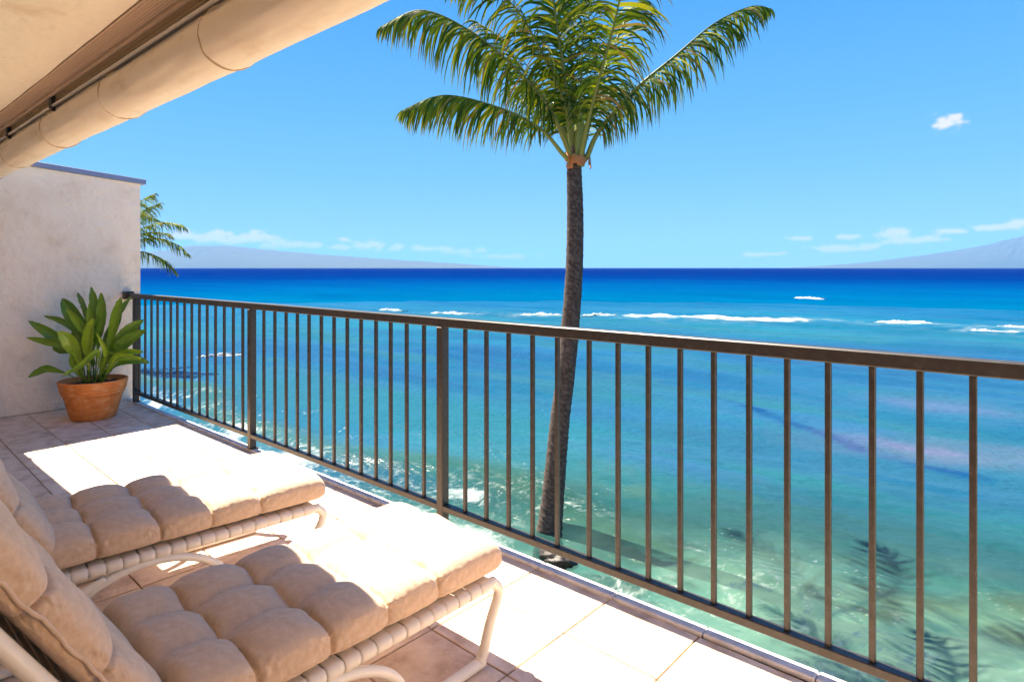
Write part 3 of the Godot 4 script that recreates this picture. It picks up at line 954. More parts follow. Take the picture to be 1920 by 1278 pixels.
func make_plant() -> void:
	var t := base("potted_plant", Vector3(-6.07, 0, -1.60), YAW)
	tag(t, "leafy green plant with long pointed leaves in a wide terracotta pot in the balcony corner", "potted plant")
	var outer := [Vector2(0.0000, 0.001), Vector2(0.1522, 0.001), Vector2(0.1609, 0.006), Vector2(0.1652, 0.018), Vector2(0.1669, 0.030), Vector2(0.1700, 0.034), Vector2(0.1721, 0.042), Vector2(0.2011, 0.150), Vector2(0.2141, 0.200), Vector2(0.2167, 0.206), Vector2(0.2240, 0.209), Vector2(0.2262, 0.214), Vector2(0.2271, 0.226), Vector2(0.2258, 0.231), Vector2(0.2336, 0.235), Vector2(0.2366, 0.241), Vector2(0.2474, 0.306), Vector2(0.2491, 0.316), Vector2(0.2465, 0.322), Vector2(0.2405, 0.323), Vector2(0.2353, 0.318), Vector2(0.2266, 0.27), Vector2(0.0000, 0.268)]
	obj("pot", lathe_mesh(outer, 72, 0.004), M.terracotta, t)
	var g := Geo.new()
	var n := noise(91, 14.0, 4)
	for i in 14:
		for k in 41:
			var a := TAU * (k % 40) / 40.0
			var r := 0.229 * i / 13.0
			g.add(Vector3(cos(a) * r, 0.277 + n.get_noise_2d(cos(a) * r, sin(a) * r) * 0.018, sin(a) * r))
	g.lattice(14, 41, 0)
	obj("soil", g.mesh(), M.soil, t)
	var leaves := [
		[[Vector3(-0.022,0.299,-0.030), Vector3(-0.032,0.602,-0.059), Vector3(-0.042,0.864,-0.099), Vector3(-0.122,1.091,-0.150)], 0.086, 0.35],
		[[Vector3(-0.001,0.299,-0.024), Vector3(0.014,0.602,-0.045), Vector3(0.029,0.834,-0.070), Vector3(-0.001,1.041,-0.100)], 0.089, 0.35],
		[[Vector3(0.059,0.294,-0.015), Vector3(0.115,0.562,-0.027), Vector3(0.170,0.834,-0.038), Vector3(0.202,1.005,-0.050)], 0.091, 0.55],
		[[Vector3(0.029,0.299,-0.036), Vector3(0.069,0.602,-0.075), Vector3(0.120,0.834,-0.136), Vector3(0.180,1.000,-0.220)], 0.071, 0.30],
		[[Vector3(-0.052,0.299,-0.036), Vector3(-0.062,0.642,-0.078), Vector3(-0.173,0.899,-0.150), Vector3(-0.309,1.038,-0.250)], 0.050, 0.30],
		[[Vector3(-0.047,0.294,-0.012), Vector3(-0.052,0.602,-0.024), Vector3(-0.183,0.824,-0.040), Vector3(-0.306,0.995,-0.060)], 0.126, 0.25],
		[[Vector3(-0.032,0.291,0.006), Vector3(-0.037,0.642,0.014), Vector3(-0.102,0.794,0.029), Vector3(-0.193,0.920,0.050)], 0.071, 0.70],
		[[Vector3(-0.062,0.299,-0.030), Vector3(-0.102,0.562,-0.049), Vector3(-0.203,0.723,-0.070), Vector3(-0.344,0.799,-0.094), Vector3(-0.506,0.839,-0.120)], 0.052, 0.40],
		[[Vector3(-0.077,0.299,-0.009), Vector3(-0.143,0.521,-0.012), Vector3(-0.264,0.622,-0.012), Vector3(-0.395,0.713,-0.008), Vector3(-0.546,0.809,-0.000)], 0.086, 0.40],
		[[Vector3(-0.082,0.291,0.009), Vector3(-0.153,0.501,0.016), Vector3(-0.223,0.602,0.027), Vector3(-0.354,0.637,0.042), Vector3(-0.516,0.676,0.060)], 0.063, 0.50],
		[[Vector3(-0.082,0.297,-0.006), Vector3(-0.143,0.481,-0.010), Vector3(-0.183,0.562,-0.015), Vector3(-0.284,0.562,-0.022), Vector3(-0.366,0.580,-0.030)], 0.067, 0.30],
		[[Vector3(-0.037,0.279,0.036), Vector3(-0.062,0.420,0.062), Vector3(-0.077,0.562,0.098), Vector3(-0.102,0.662,0.144), Vector3(-0.155,0.743,0.200)], 0.116, 0.85],
		[[Vector3(-0.022,0.279,0.030), Vector3(0.004,0.461,0.052), Vector3(0.019,0.602,0.085), Vector3(0.069,0.733,0.128), Vector3(0.122,0.844,0.180)], 0.119, 0.90],
		[[Vector3(0.039,0.291,-0.018), Vector3(0.110,0.521,-0.030), Vector3(0.180,0.632,-0.044), Vector3(0.271,0.733,-0.061), Vector3(0.374,0.811,-0.080)], 0.093, 0.45],
		[[Vector3(0.049,0.287,-0.006), Vector3(0.140,0.461,-0.008), Vector3(0.210,0.562,-0.008), Vector3(0.301,0.652,-0.005), Vector3(0.442,0.735,-0.000)], 0.106, 0.30],
		[[Vector3(0.079,0.279,0.024), Vector3(0.140,0.390,0.039), Vector3(0.210,0.491,0.057), Vector3(0.331,0.551,0.077), Vector3(0.483,0.562,0.100)], 0.067, 0.90],
		[[Vector3(0.094,0.279,0.036), Vector3(0.160,0.380,0.059), Vector3(0.251,0.501,0.088), Vector3(0.362,0.526,0.121), Vector3(0.495,0.511,0.160)], 0.058, 0.85],
		[[Vector3(0.069,0.289,-0.015), Vector3(0.140,0.400,-0.026), Vector3(0.231,0.461,-0.040), Vector3(0.331,0.471,-0.058), Vector3(0.424,0.446,-0.080)], 0.071, 0.30],
		[[Vector3(-0.082,0.291,0.015), Vector3(-0.173,0.355,0.023), Vector3(-0.274,0.395,0.034), Vector3(-0.354,0.415,0.047), Vector3(-0.425,0.385,0.062), Vector3(-0.485,0.348,0.080)], 0.061, 0.50],
		[[Vector3(0.039,0.281,0.048), Vector3(0.099,0.461,0.082), Vector3(0.120,0.562,0.129), Vector3(0.039,0.471,0.188), Vector3(-0.074,0.390,0.260)], 0.058, 0.80],
		[[Vector3(0.019,0.281,0.030), Vector3(0.099,0.400,0.050), Vector3(0.155,0.521,0.075), Vector3(0.150,0.622,0.105), Vector3(0.118,0.723,0.140)], 0.044, 0.95],
		[[Vector3(-0.062,0.289,-0.000), Vector3(-0.087,0.441,-0.002), Vector3(-0.133,0.582,-0.009), Vector3(-0.183,0.753,-0.020)], 0.093, 0.30],
		[[Vector3(-0.047,0.289,-0.000), Vector3(-0.052,0.511,-0.000), Vector3(-0.022,0.733,-0.000), Vector3(-0.032,0.965,-0.000)], 0.071, 0.55],
		[[Vector3(0.019,0.289,-0.036), Vector3(0.039,0.511,-0.073), Vector3(0.069,0.693,-0.128), Vector3(0.110,0.864,-0.200)], 0.086, 0.20],
		[[Vector3(-0.011,0.287,-0.018), Vector3(-0.022,0.441,-0.036), Vector3(-0.082,0.541,-0.064), Vector3(-0.143,0.642,-0.100)], 0.081, 0.20],
		[[Vector3(0.029,0.287,-0.030), Vector3(0.069,0.441,-0.060), Vector3(0.099,0.541,-0.103), Vector3(0.140,0.642,-0.160)], 0.071, 0.25],
		[[Vector3(-0.022,0.279,0.042), Vector3(-0.047,0.360,0.081), Vector3(-0.062,0.461,0.134), Vector3(-0.047,0.562,0.200)], 0.061, 0.50],
		[[Vector3(0.079,0.279,0.015), Vector3(0.094,0.380,0.027), Vector3(0.120,0.471,0.038), Vector3(0.180,0.562,0.050)], 0.071, 0.45],
	]
	for i in leaves.size():
		var l: Array = leaves[i]
		var pts: Array = l[0].duplicate()
		pts[0] = Vector3(pts[0].x * 0.9, 0.272, pts[0].z * 0.8)
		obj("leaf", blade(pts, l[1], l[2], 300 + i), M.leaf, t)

# ---------------------------------------------------------------- palms
func frond(root: Node3D, pts: Array, size: float, dark: float, seed_: int, count := 74, start := 0.16, hang := 0.0) -> void:
	var r := RandomNumberGenerator.new()
	r.seed = seed_
	var p := smooth_path(pts, 10)
	var n := p.size()
	var dist := PackedFloat32Array([0.0])
	for i in range(1, n): dist.append(dist[i - 1] + p[i].distance_to(p[i - 1]))
	var total := dist[n - 1]
	var g := Geo.new()
	var radii := PackedFloat32Array()
	for i in n:
		var t := dist[i] / total
		radii.append(size * (0.036 * pow(1.0 - t, 1.6) + 0.010 * (1.0 - t) + 0.0025))
	g.tube(p, radii, 8, Color(0.2, 0.2, 0.03))
	for i in g.c.size():
		g.c[i] = Color(0.22, 0.20, 0.022).lerp(Color(0.09, 0.12, 0.02), clampf(float(i) / g.c.size() * 1.5, 0.0, 1.0))
	var stem := obj("frond", g.mesh(), M.palm_stem, root)
	var f := Geo.new()
	var sample := func(d: float) -> Array:
		var i := 0
		while i < n - 2 and dist[i + 1] < d: i += 1
		var q := clampf((d - dist[i]) / maxf(dist[i + 1] - dist[i], 1e-4), 0.0, 1.0)
		return [p[i].lerp(p[i + 1], q), (p[i + 1] - p[i]).normalized()]
	var seg := 5
	var tuft := noise(seed_ + 700, 7.0, 2)
	for k in count:
		for s in [-1.0, 1.0]:
			var t := start + (1.0 - start) * (k + r.randf_range(-0.35, 0.35)) / count
			t = clampf(t, start, 0.998)
			var at: Array = sample.call(t * total)
			var o: Vector3 = at[0]
			var along: Vector3 = at[1]
			var flat := along.cross(Vector3.UP)
			if flat.length() < 0.25: flat = along.cross(Vector3(0.3, 0.2, 1.0))
			flat = flat.normalized()
			var over := flat.cross(along).normalized()
			var u := (t - start) / (1.0 - start)
			var L := size * 0.98 * (0.62 if r.randf() < 0.07 else 1.0) * pow(sin(PI * (0.13 + 0.80 * u)), 0.75) * r.randf_range(0.82, 1.1)
			if u > 0.9: L *= 0.8
			var dir: Vector3 = (flat * s * r.randf_range(0.72, 1.0) * (1.0 - 0.35 * hang) + along * lerpf(0.42, 0.95, u) + over * (r.randf_range(-0.12, 0.2) + 0.7 * (1.0 - hang) * tuft.get_noise_2d(u * 2.2, s * 5.0)) + along * 0.6 * tuft.get_noise_2d(u * 2.6 + 9.0, s * 5.0) + Vector3(0, -0.75 * hang, 0)).normalized()
			var w := size * 0.0185 * r.randf_range(0.75, 1.2)
			var droop := r.randf_range(0.6, 1.45) * size
			var tone := r.randf()
			var leaf := Color(0.024, 0.062, 0.010).lerp(Color(0.20, 0.245, 0.016), pow(tone, 1.4) * (1.0 - dark * 0.7))
			if r.randf() < 0.20 * (1.0 - dark): leaf = Color(0.30, 0.28, 0.025)
			if r.randf() < 0.05: leaf = Color(0.24, 0.16, 0.06)
			var q := o
			var first := f.v.size()
			var wide: Vector3 = along.lerp(over, r.randf_range(-0.2, 0.5)).normalized()
			for j in seg + 1:
				var tj := float(j) / seg
				var ww := w * (1.0 - pow(tj, 2.2)) * (0.7 + 0.3 * minf(1.0, tj * 4.0)) + 0.0008
				var c := leaf
				if tj > 0.85: c = leaf.lerp(Color(0.22, 0.17, 0.08), 0.5)
				var across: Vector3 = (wide - dir * wide.dot(dir)).normalized()
				f.add(q - across * ww, c)
				f.add(q + across * ww, c)
				q += dir * L / seg
				dir = (dir + Vector3(0, -1, 0) * droop * (0.50 + 0.35 * hang) * (0.5 + tj)).normalized()
			for j in seg:
				var a := first + j * 2
				f.quad(a, a + 1, a + 3, a + 2)
	var lf := obj("leaflets", f.mesh(false), M.palm_leaf, stem)
	lf.set_meta("kind", "stuff")

func trunk_mesh(path: Array, radii: Array, seed_: int, rings: float) -> ArrayMesh:
	var p := smooth_path(path, 26)
	var n := p.size()
	var sides := 30
	var g := Geo.new()
	var ns := noise(seed_, 3.0, 3)
	var nf := noise(seed_ + 1, 13.0, 3)
	var run := 0.0
	for i in n:
		if i > 0: run += p[i].distance_to(p[i - 1])
		var f := float(i) / (n - 1) * (radii.size() - 1)
		var a0 := int(f)
		var rad := lerpf(radii[a0], radii[mini(a0 + 1, radii.size() - 1)], f - a0)
		for k in sides + 1:
			var th := TAU * (k % sides) / sides
			var cx := cos(th)
			var cz := sin(th)
			var wob := ns.get_noise_3d(cx, run * 0.6, cz) * 0.5
			var ph := run * rings + wob * 1.5 + 0.8 * ns.get_noise_1d(run * 1.7)
			var saw := ph - floorf(ph)                     # a leaf scar: a sharp lower lip under a sloping band
			var lip := pow(saw, 2.5)
			var rough_ := nf.get_noise_3d(cx * 0.6, run * 1.4, cz * 0.6)
			var rr := rad * (1.0 + 0.065 * (lip - 0.4) + 0.045 * rough_ + 0.03 * wob)
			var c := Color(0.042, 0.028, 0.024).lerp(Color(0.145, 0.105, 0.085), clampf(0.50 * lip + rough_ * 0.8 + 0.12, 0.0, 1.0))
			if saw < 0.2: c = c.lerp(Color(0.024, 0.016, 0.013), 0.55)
			g.add(p[i] + Vector3(cx * rr, 0, cz * rr), c)
	g.lattice(n, sides + 1, 0, true)
	return g.mesh()

func make_palms() -> void:
	# the tall palm standing in the wash; local x runs right across the view, local z towards the balcony
	var t := base("palm_tree", Vector3(-5.942, 3.01, -8.36), YAW)
	tag(t, "tall coconut palm with a curved dark trunk rising from the wash", "palm tree", "coconut palms")
	var trunk := [Vector3(-0.46, -6.62, 0.0), Vector3(-0.46, -6.15, 0.0), Vector3(-0.40, -5.55, 0.0), Vector3(-0.34, -4.9, 0.0), Vector3(-0.275, -4.2, 0.0), Vector3(-0.185, -3.5, 0.0), Vector3(-0.10, -2.6, 0.0), Vector3(-0.045, -1.75, 0.0), Vector3(-0.03, -0.9, 0.0), Vector3(-0.045, -0.18, 0.0), Vector3(-0.03, -0.02, 0)]
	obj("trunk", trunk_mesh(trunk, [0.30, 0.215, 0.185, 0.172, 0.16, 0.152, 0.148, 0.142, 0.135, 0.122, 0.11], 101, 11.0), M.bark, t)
	# boots: the split, rusty bases of leaves that have fallen
	for b in [[-0.165, 0.01, 0.09, -24.0, 0.19], [0.185, -0.06, 0.07, 34.0, 0.26], [0.045, -0.05, 0.165, 3.0, 0.19], [-0.13, -0.12, 0.10, -10.0, 0.13], [-0.06, -0.03, 0.15, -6.0, 0.16], [0.05, 0.0, -0.15, 10.0, 0.2]]:
		var g := Geo.new()
		var n := noise(int(b[0] * 1000.0) + 500, 9.0, 2)
		for i in 9:
			var v := i / 8.0
			for k in 9:
				var s := k / 8.0 * 2.0 - 1.0
				var w := 0.078 * (0.75 + 0.35 * sin(v * 2.6)) * (1.0 if v < 0.75 else 1.0 - (v - 0.75) * 2.2)
				g.add(Vector3(s * w, (v - 0.35) * b[4], 0.035 * (1.0 - s * s) + n.get_noise_2d(s, v * 2.0) * 0.012), Color(0.46, 0.12, 0.02).lerp(Color(0.34, 0.16, 0.03), v + n.get_noise_2d(s * 3.0, v * 5.0) * 0.5))
		g.lattice(9, 9, 0)
		var o := obj("leaf_boot", g.mesh(), M.palm_stem, t)
		o.position = Vector3(b[0], b[1], b[2])
		o.rotation_degrees = Vector3(-8.0, b[0] * 420.0, -b[3])
	var sheath := Geo.new()
	sheath.tube(smooth_path([Vector3(0.02, -0.10, 0.0), Vector3(0.03, 0.2, 0.01), Vector3(0.045, 0.6, 0.0), Vector3(0.06, 1.0, -0.02)], 8), PackedFloat32Array([0.10, 0.105, 0.105, 0.104, 0.104, 0.103, 0.102, 0.10, 0.098, 0.094, 0.09, 0.088, 0.084, 0.08, 0.076, 0.072, 0.068, 0.062, 0.056, 0.05, 0.044, 0.038, 0.03, 0.02, 0.012]), 14, Color(0.24, 0.25, 0.04))
	obj("crown_shaft", sheath.mesh(), M.palm_stem, t)
	var fibre := Geo.new()
	fibre.tube(smooth_path([Vector3(-0.06, -0.05, 0.05), Vector3(-0.075, 0.12, 0.045), Vector3(-0.06, 0.30, 0.03)], 5), PackedFloat32Array([0.05, 0.055, 0.06, 0.062, 0.06, 0.056, 0.05, 0.042, 0.032, 0.02, 0.008]), 9, Color(0.13, 0.055, 0.02))
	obj("fibre_sheath", fibre.mesh(), M.palm_stem, t)
	frond(t, [Vector3(-0.03, -0.12, 0.05), Vector3(-0.14, 0.12, 0.10), Vector3(-0.46, 0.76, 0.25), Vector3(-0.97, 1.34, 0.38), Vector3(-1.7, 1.93, 0.45), Vector3(-2.5, 2.31, 0.35), Vector3(-3.19, 2.09, 0.2)], 1.0, 0.25, 1, 104, 0.20, 1.0)
	frond(t, [Vector3(-0.10, -0.06, 0.06), Vector3(-0.26, 0.08, 0.18), Vector3(-0.61, 0.40, 0.45), Vector3(-1.19, 0.64, 0.75), Vector3(-2.06, 0.80, 0.95), Vector3(-2.72, 0.56, 0.95)], 0.80, 0.0, 2, 96, 0.26, 1.0)
	frond(t, [Vector3(0.05, -0.06, 0.04), Vector3(0.16, 0.06, 0.06), Vector3(0.34, 0.44, 0.10), Vector3(0.85, 1.05, 0.15), Vector3(1.57, 1.67, 0.05), Vector3(2.3, 2.29, -0.1), Vector3(2.95, 2.62, -0.25), Vector3(3.30, 2.60, -0.3)], 0.95, 0.3, 3, 108, 0.15, 1.0)
	frond(t, [Vector3(0.03, -0.08, 0.10), Vector3(0.06, 0.12, 0.16), Vector3(0.19, 0.80, 0.42), Vector3(0.41, 1.71, 1.0), Vector3(0.52, 2.45, 1.7), Vector3(0.50, 2.9, 2.5)], 0.95, 0.0, 4, 84, 0.17, 0.5)
	frond(t, [Vector3(-0.03, 0.0, 0.02), Vector3(-0.08, 0.2, 0.03), Vector3(-0.24, 0.98, 0.1), Vector3(-0.61, 1.71, 0.25), Vector3(-1.01, 2.32, 0.4), Vector3(-1.48, 2.65, 0.5), Vector3(-1.98, 2.52, 0.6)], 1.0, 0.3, 5, 88, 0.16, 0.5)
	frond(t, [Vector3(-0.02, 0.0, 0.0), Vector3(-0.06, 0.3, 0.0), Vector3(-0.19, 1.16, 0.08), Vector3(-0.34, 2.07, 0.25), Vector3(-0.5, 2.83, 0.5), Vector3(-0.85, 3.45, 0.9)], 1.15, 0.55, 6, 84, 0.16)
	frond(t, [Vector3(0.03, 0.0, 0.0), Vector3(0.10, 0.2, -0.02), Vector3(0.30, 0.98, -0.15), Vector3(0.59, 1.82, -0.4), Vector3(0.85, 2.43, -0.6), Vector3(1.06, 2.83, -0.8), Vector3(1.32, 3.1, -1.1)], 0.95, 0.45, 7, 78, 0.16, 0.4)
	frond(t, [Vector3(0.02, 0.1, 0.0), Vector3(0.05, 0.5, 0.0), Vector3(0.07, 1.3, -0.05), Vector3(0.12, 2.25, -0.1), Vector3(0.2, 3.4, -0.15)], 0.7, 0.4, 8, 60, 0.16)
	frond(t, [Vector3(-0.03, 0.0, -0.05), Vector3(-0.12, 0.3, -0.15), Vector3(-0.42, 1.05, -0.5), Vector3(-0.92, 1.85, -0.95), Vector3(-1.3, 2.5, -1.3), Vector3(-1.8, 3.0, -1.8)], 1.0, 0.6, 9, 78, 0.14, 0.4)
	frond(t, [Vector3(0.03, 0.0, -0.06), Vector3(0.12, 0.3, -0.25), Vector3(0.40, 1.02, -0.8), Vector3(0.75, 1.55, -1.5), Vector3(1.05, 1.7, -2.3), Vector3(1.2, 1.45, -2.9)], 0.95, 0.7, 10, 70, 0.15)
	frond(t, [Vector3(-0.02, 0.0, -0.06), Vector3(-0.08, 0.3, -0.3), Vector3(-0.25, 1.05, -0.9), Vector3(-0.5, 1.6, -1.7), Vector3(-0.7, 1.7, -2.5), Vector3(-0.8, 1.4, -3.1)], 0.95, 0.75, 12, 70, 0.15)
	frond(t, [Vector3(0.0, 0.1, 0.0), Vector3(0.0, 0.6, -0.02), Vector3(-0.05, 1.5, -0.2), Vector3(-0.12, 2.6, -0.5), Vector3(-0.2, 3.5, -0.9)], 0.95, 0.55, 14, 70, 0.18)
	# the second palm, mostly behind the side wall
	var u := base("palm_tree", Vector3(-32.24, 2.49, -8.92), YAW)
	tag(u, "smaller looking palm whose drooping fronds show past the end of the side wall", "palm tree", "coconut palms")
	obj("trunk", trunk_mesh([Vector3(-0.5, -6.0, 0), Vector3(-0.4, -4.0, 0), Vector3(-0.2, -2.0, 0), Vector3(-0.05, -0.6, 0), Vector3(0, 0.0, 0)], [0.25, 0.17, 0.15, 0.14, 0.12], 131, 9.0), M.bark, u)
	var far := [
		[Vector3(0, 0, 0), Vector3(0.96, 0.96, 0.1), Vector3(1.75, 1.75, 0.15), Vector3(2.4, 2.08, 0.2)],
		[Vector3(0, 0, 0), Vector3(0.96, 0.6, 0.2), Vector3(1.91, 1.25, 0.4), Vector3(2.8, 1.62, 0.5)],
		[Vector3(0, 0, 0), Vector3(1.08, 0.34, -0.1), Vector3(2.27, 0.78, -0.2), Vector3(3.11, 0.76, -0.3), Vector3(3.57, 0.5, -0.3)],
		[Vector3(0, -0.05, 0), Vector3(1.08, 0.05, 0.2), Vector3(2.27, 0.32, 0.5), Vector3(3.11, 0.28, 0.7), Vector3(3.5, 0.12, 0.8)],
		[Vector3(0, -0.1, 0), Vector3(1.08, -0.05, 0.0), Vector3(2.27, 0.1, 0.0), Vector3(3.11, -0.12, 0.0), Vector3(3.83, -0.67, 0)],
		[Vector3(0, -0.2, 0), Vector3(1.08, -0.45, 0.2), Vector3(2.03, -0.55, 0.3), Vector3(2.87, -0.9, 0.4), Vector3(3.47, -1.48, 0.4)],
		[Vector3(0, 0, 0), Vector3(-0.8, 0.9, 0.2), Vector3(-1.8, 1.5, 0.4), Vector3(-2.8, 1.2, 0.5)],
		[Vector3(0, 0, 0), Vector3(-1.0, 0.2, 0.4), Vector3(-2.0, 0.2, 0.8), Vector3(-3.0, -0.5, 1.0)],
		[Vector3(0, 0, 0), Vector3(0.1, 1.1, 0.2), Vector3(0.2, 2.2, 0.6), Vector3(0.3, 2.9, 1.4)],
		[Vector3(0, 0, 0), Vector3(0.3, 0.8, -0.8), Vector3(0.7, 1.3, -1.7), Vector3(1.1, 1.0, -2.6)]]
	for i in far.size():
		frond(u, far[i], 0.9, -0.25, 40 + i, 72, 0.12, 0.35)

func make_rocks() -> void:
	var spots := [[-5.62, -7.42, 0.24, "dark wet rock at the foot of the tall palm, seen under the bottom rail"]]
	for i in spots.size():
		var s: Array = spots[i]
		var n := noise(150 + i, 1.6, 4)
		var g := Geo.new()
		for a in 15:
			for k in 25:
				var th := PI * a / 14.0
				var ph := TAU * (k % 24) / 24.0
				var d := Vector3(sin(th) * cos(ph), cos(th), sin(th) * sin(ph))
				g.add(d * Vector3(1.25, 0.5, 0.8) * s[2] * (1.0 + 0.55 * n.get_noise_3d(d.x * 1.2, d.y * 1.2, d.z * 1.2)))
		g.lattice(15, 25, 0)
		var o := obj("rock", g.mesh(), M.rock)
		o.position = Vector3(s[0], SEA, s[1])
		tag(o, s[3], "rock")

# ---------------------------------------------------------------- materials
func make_materials() -> void:
	var speckle := noise(1, 0.03, 5)
	var cloudy := noise(2, 0.008, 5)
	var fine := noise(3, 0.12, 3)
	var stone_bump := tex(noise(4, 0.05, 5), 512, [], 3.0)
	M.tile = []
	for k in 4:
		var a: float = [0.0, 0.04, -0.03, 0.02][k]
		var base_ := Color(0.74 + a, 0.565 + a * 0.9, 0.44 + a * 0.8)
		var t := tex(noise(10 + k, 0.009, 6), 512, [[0.0, (base_ * Color(0.62, 0.52, 0.45)).linear_to_srgb()], [0.36, (base_ * Color(0.9, 0.85, 0.8)).linear_to_srgb()], [0.6, base_.linear_to_srgb()], [1.0, (base_ * 1.13).linear_to_srgb()]])
		M.tile.append(grain(mat(Color.WHITE, 0.55), t, stone_bump, Vector3.ONE * 1.35, 0.6, true))
	M.grout = grain(mat(lin(0.20, 0.13, 0.09), 0.95), null, stone_bump, Vector3.ONE * 3.0, 0.5, true)
	M.kerb = grain(mat(Color.WHITE, 0.8), tex(cloudy, 512, [[0.0, lin(0.50, 0.46, 0.46)], [0.5, lin(0.66, 0.62, 0.63)], [1.0, lin(0.74, 0.70, 0.70)]]), stone_bump, Vector3.ONE * 2.4, 0.8, true)
	# stucco: pale, faintly pink, trowel marks, hairline cracks
	var st := tex(noise(6, 0.004, 6), 1024, [[0.0, lin(0.80, 0.62, 0.48)], [0.3, lin(0.90, 0.735, 0.59)], [0.55, lin(0.93, 0.77, 0.625)], [1.0, lin(0.94, 0.80, 0.66)]])
	M.stucco = grain(mat(Color.WHITE, 0.92), st, tex(noise(7, 0.03, 6), 512, [], 7.0), Vector3.ONE * 0.8, 0.6, true)
	M.ceiling = grain(mat(Color.WHITE, 0.92), tex(noise(8, 0.006, 5), 512, [[0.0, lin(0.74, 0.62, 0.47)], [0.25, lin(0.84, 0.75, 0.60)], [1.0, lin(0.87, 0.79, 0.65)]]), tex(noise(7, 0.03, 5), 512, [], 5.0), Vector3.ONE * 0.6, 0.4, true)
	M.coping = mat(lin(0.20, 0.24, 0.38), 0.45, 0.2)
	M.metal = grain(mat(Color.WHITE, 0.42), tex(noise(51, 0.02, 5), 256, [[0.0, lin(0.022, 0.018, 0.0165)], [0.5, lin(0.029, 0.0245, 0.0225)], [0.8, lin(0.035, 0.030, 0.028)], [1.0, lin(0.066, 0.058, 0.054)]]), tex(fine, 256, [], 2.0), Vector3.ONE * 6.0, 0.15)
	M.bare_metal = mat(lin(0.55, 0.5, 0.47), 0.4, 0.6)
	M.white_metal = grain(mat(lin(0.78, 0.72, 0.64), 0.32), null, tex(noise(12, 0.02, 3), 256, [], 1.5), Vector3.ONE * 4.0, 0.15)
	M.strap = grain(mat(lin(0.76, 0.68, 0.58), 0.48), null, tex(noise(13, 0.05, 3), 256, [], 2.0), Vector3.ONE * 6.0, 0.2)
	# cotton canvas: a fine weave under a faint mottle
	var weave := Image.create_empty(256, 256, false, Image.FORMAT_RF)
	for y in 256:
		for x in 256:
			var over := (x / 8 + y / 8) % 2 == 0
			var v := sin((x % 8 + 0.5) / 8.0 * PI) if over else sin((y % 8 + 0.5) / 8.0 * PI)
			weave.set_pixel(x, y, Color(v * 0.6, 0, 0))
	weave.convert(Image.FORMAT_RGBA8)
	weave.bump_map_to_normal_map(2.0)
	var weave_tex := ImageTexture.create_from_image(weave)
	M.fabric = grain(mat(Color.WHITE, 0.92), tex(noise(14, 0.006, 4), 512, [[0.0, lin(0.52, 0.365, 0.25)], [0.42, lin(0.575, 0.41, 0.29)], [0.6, lin(0.60, 0.435, 0.31)], [1.0, lin(0.66, 0.485, 0.355)]]), weave_tex, Vector3.ONE * 13.0, 0.12)
	M.fabric.rim_enabled = true
	M.fabric.rim = 0.25
	M.canvas = grain(mat(Color.WHITE, 0.85), tex(noise(15, 0.010, 5), 512, [[0.0, lin(0.74, 0.60, 0.44)], [0.35, lin(0.88, 0.765, 0.61)], [1.0, lin(0.91, 0.81, 0.67)]]), tex(noise(16, 0.02, 4), 512, [], 4.0), Vector3(0.7, 1.4, 1.4), 0.35)
	M.welt = mat(lin(0.50, 0.34, 0.20), 0.9)
	M.track = grain(mat(Color.WHITE, 0.7), tex(noise(17, 0.02, 5), 512, [[0.0, lin(0.50, 0.35, 0.235)], [1.0, lin(0.60, 0.43, 0.30)]]), null, Vector3(0.15, 6.0, 6.0))
	M.track_light = mat(lin(0.70, 0.50, 0.27), 0.6)
	M.rod = mat(lin(0.74, 0.66, 0.56), 0.4)
	M.dark = mat(lin(0.03, 0.022, 0.02), 0.6)
	M.terracotta = grain(mat(Color.WHITE, 0.7), tex(noise(18, 0.01, 6), 512, [[0.0, lin(0.42, 0.125, 0.03)], [0.4, lin(0.62, 0.195, 0.04)], [0.66, lin(0.68, 0.225, 0.05)], [0.8, lin(0.70, 0.34, 0.15)], [1.0, lin(0.72, 0.46, 0.28)]]), tex(fine, 256, [], 2.0), Vector3(2.0, 3.2, 2.0), 0.25)
	M.soil = grain(mat(lin(0.045, 0.028, 0.018), 1.0), null, tex(fine, 256, [], 8.0), Vector3.ONE * 6.0, 1.0)
	M.leaf = mat(Color.WHITE, 0.30)
	M.leaf.vertex_color_use_as_albedo = true
	M.leaf.backlight_enabled = true
	M.leaf.backlight = lin(0.10, 0.17, 0.02)
	M.palm_leaf = mat(Color.WHITE, 0.62)
	M.palm_leaf.metallic_specular = 0.22
	M.palm_leaf.vertex_color_use_as_albedo = true
	M.palm_leaf.backlight_enabled = true
	M.palm_leaf.backlight = lin(0.42, 0.46, 0.03)
	M.palm_stem = mat(Color.WHITE, 0.5)
	M.palm_stem.vertex_color_use_as_albedo = true
	M.bark = grain(mat(Color.WHITE, 0.95), null, tex(noise(19, 0.05, 5), 512, [], 8.0), Vector3(2.5, 5.0, 2.5), 0.9)
	M.bark.vertex_color_use_as_albedo = true
	M.sand = grain(mat(lin(0.42, 0.34, 0.24), 0.9), null, stone_bump, Vector3.ONE, 0.6, true)
	M.rock = grain(mat(lin(0.030, 0.023, 0.019), 0.5), null, stone_bump, Vector3.ONE * 2.0, 1.2, true)

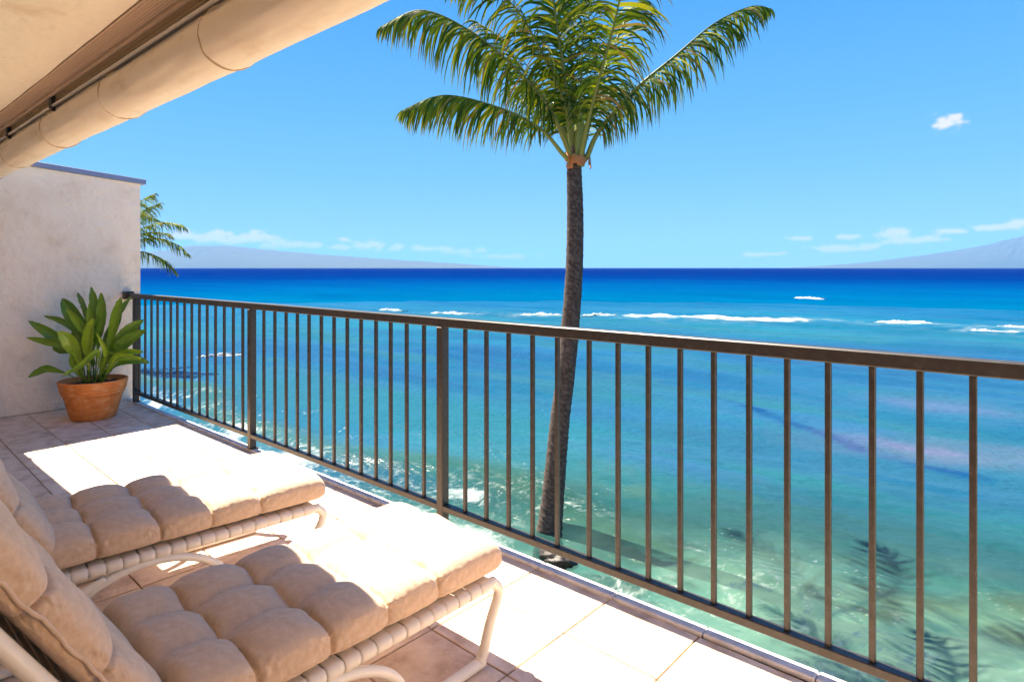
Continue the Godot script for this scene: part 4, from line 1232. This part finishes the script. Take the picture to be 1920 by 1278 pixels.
# ---------------------------------------------------------------- the place
func _ready() -> void:
	rng.seed = 20
	var cam := Camera3D.new()
	cam.name = "camera"
	cam.position = Vector3(0, 1.25, 0)
	cam.rotation_degrees = Vector3(0, YAW, 0)
	cam.projection = Camera3D.PROJECTION_FRUSTUM     # held level, the lens shifted down
	cam.near = 0.05
	cam.far = 60000.0
	cam.keep_aspect = Camera3D.KEEP_HEIGHT
	cam.size = 2.0 * cam.near * 639.0 / 1170.0
	cam.frustum_offset = Vector2(0, -cam.near * 137.0 / 1170.0)
	add_child(cam)
	cam.current = true
	var env := Environment.new()
	env.background_mode = Environment.BG_SKY
	env.sky = Sky.new()
	env.sky.sky_material = make_sky()
	env.tonemap_mode = Environment.TONE_MAPPER_LINEAR
	env.tonemap_exposure = EXPOSURE
	env.sdfgi_enabled = true
	env.ssao_enabled = true
	env.ssil_enabled = true
	env.fog_enabled = true
	env.fog_density = 0.000042
	env.fog_light_color = Color(0.20, 0.50, 1.0).linear_to_srgb()
	var we := WorldEnvironment.new()
	we.name = "world_environment"
	we.environment = env
	add_child(we)
	var sun := DirectionalLight3D.new()
	sun.name = "sun"
	sun.light_energy = 1.4
	sun.light_color = Color(1.0, 0.95, 0.86)
	sun.light_angular_distance = 0.5
	sun.shadow_enabled = true
	add_child(sun)
	sun.look_at_from_position(Vector3.ZERO, Vector3(0.63, -1.0, 0.04), Vector3.FORWARD)
	make_materials()
	make_floor()
	make_building()
	make_water()
	island([Vector3(-17400, 60, -3500), Vector3(-16400, 300, -4300), Vector3(-15178, 395, -5289), Vector3(-14819, 480, -5606), Vector3(-14460, 512, -5922), Vector3(-13921, 482, -6396), Vector3(-13203, 388, -7029), Vector3(-12305, 292, -7820), Vector3(-11137, 184, -8848), Vector3(-10149, 100, -9717), Vector3(-9340, 26, -10429), Vector3(-8900, -6, -10900)], 2200.0, 201, "long low hazy island on the left horizon beneath the cloud bank")
	island([Vector3(-4850, -4, -14382), Vector3(-4300, 30, -14900), Vector3(-3503, 108, -15568), Vector3(-2900, 190, -16150), Vector3(-2156, 323, -16754), Vector3(-1258, 526, -17545), Vector3(-809, 672, -17940), Vector3(-300, 760, -18300), Vector3(900, 900, -19000), Vector3(3000, 500, -19500), Vector3(4200, 0, -19800)], 2600.0, 211, "hazy blue mountain island rising at the right edge of the horizon")
	make_railing()
	make_awning()
	make_loungers()
	make_plant()
	make_palms()
	make_rocks()
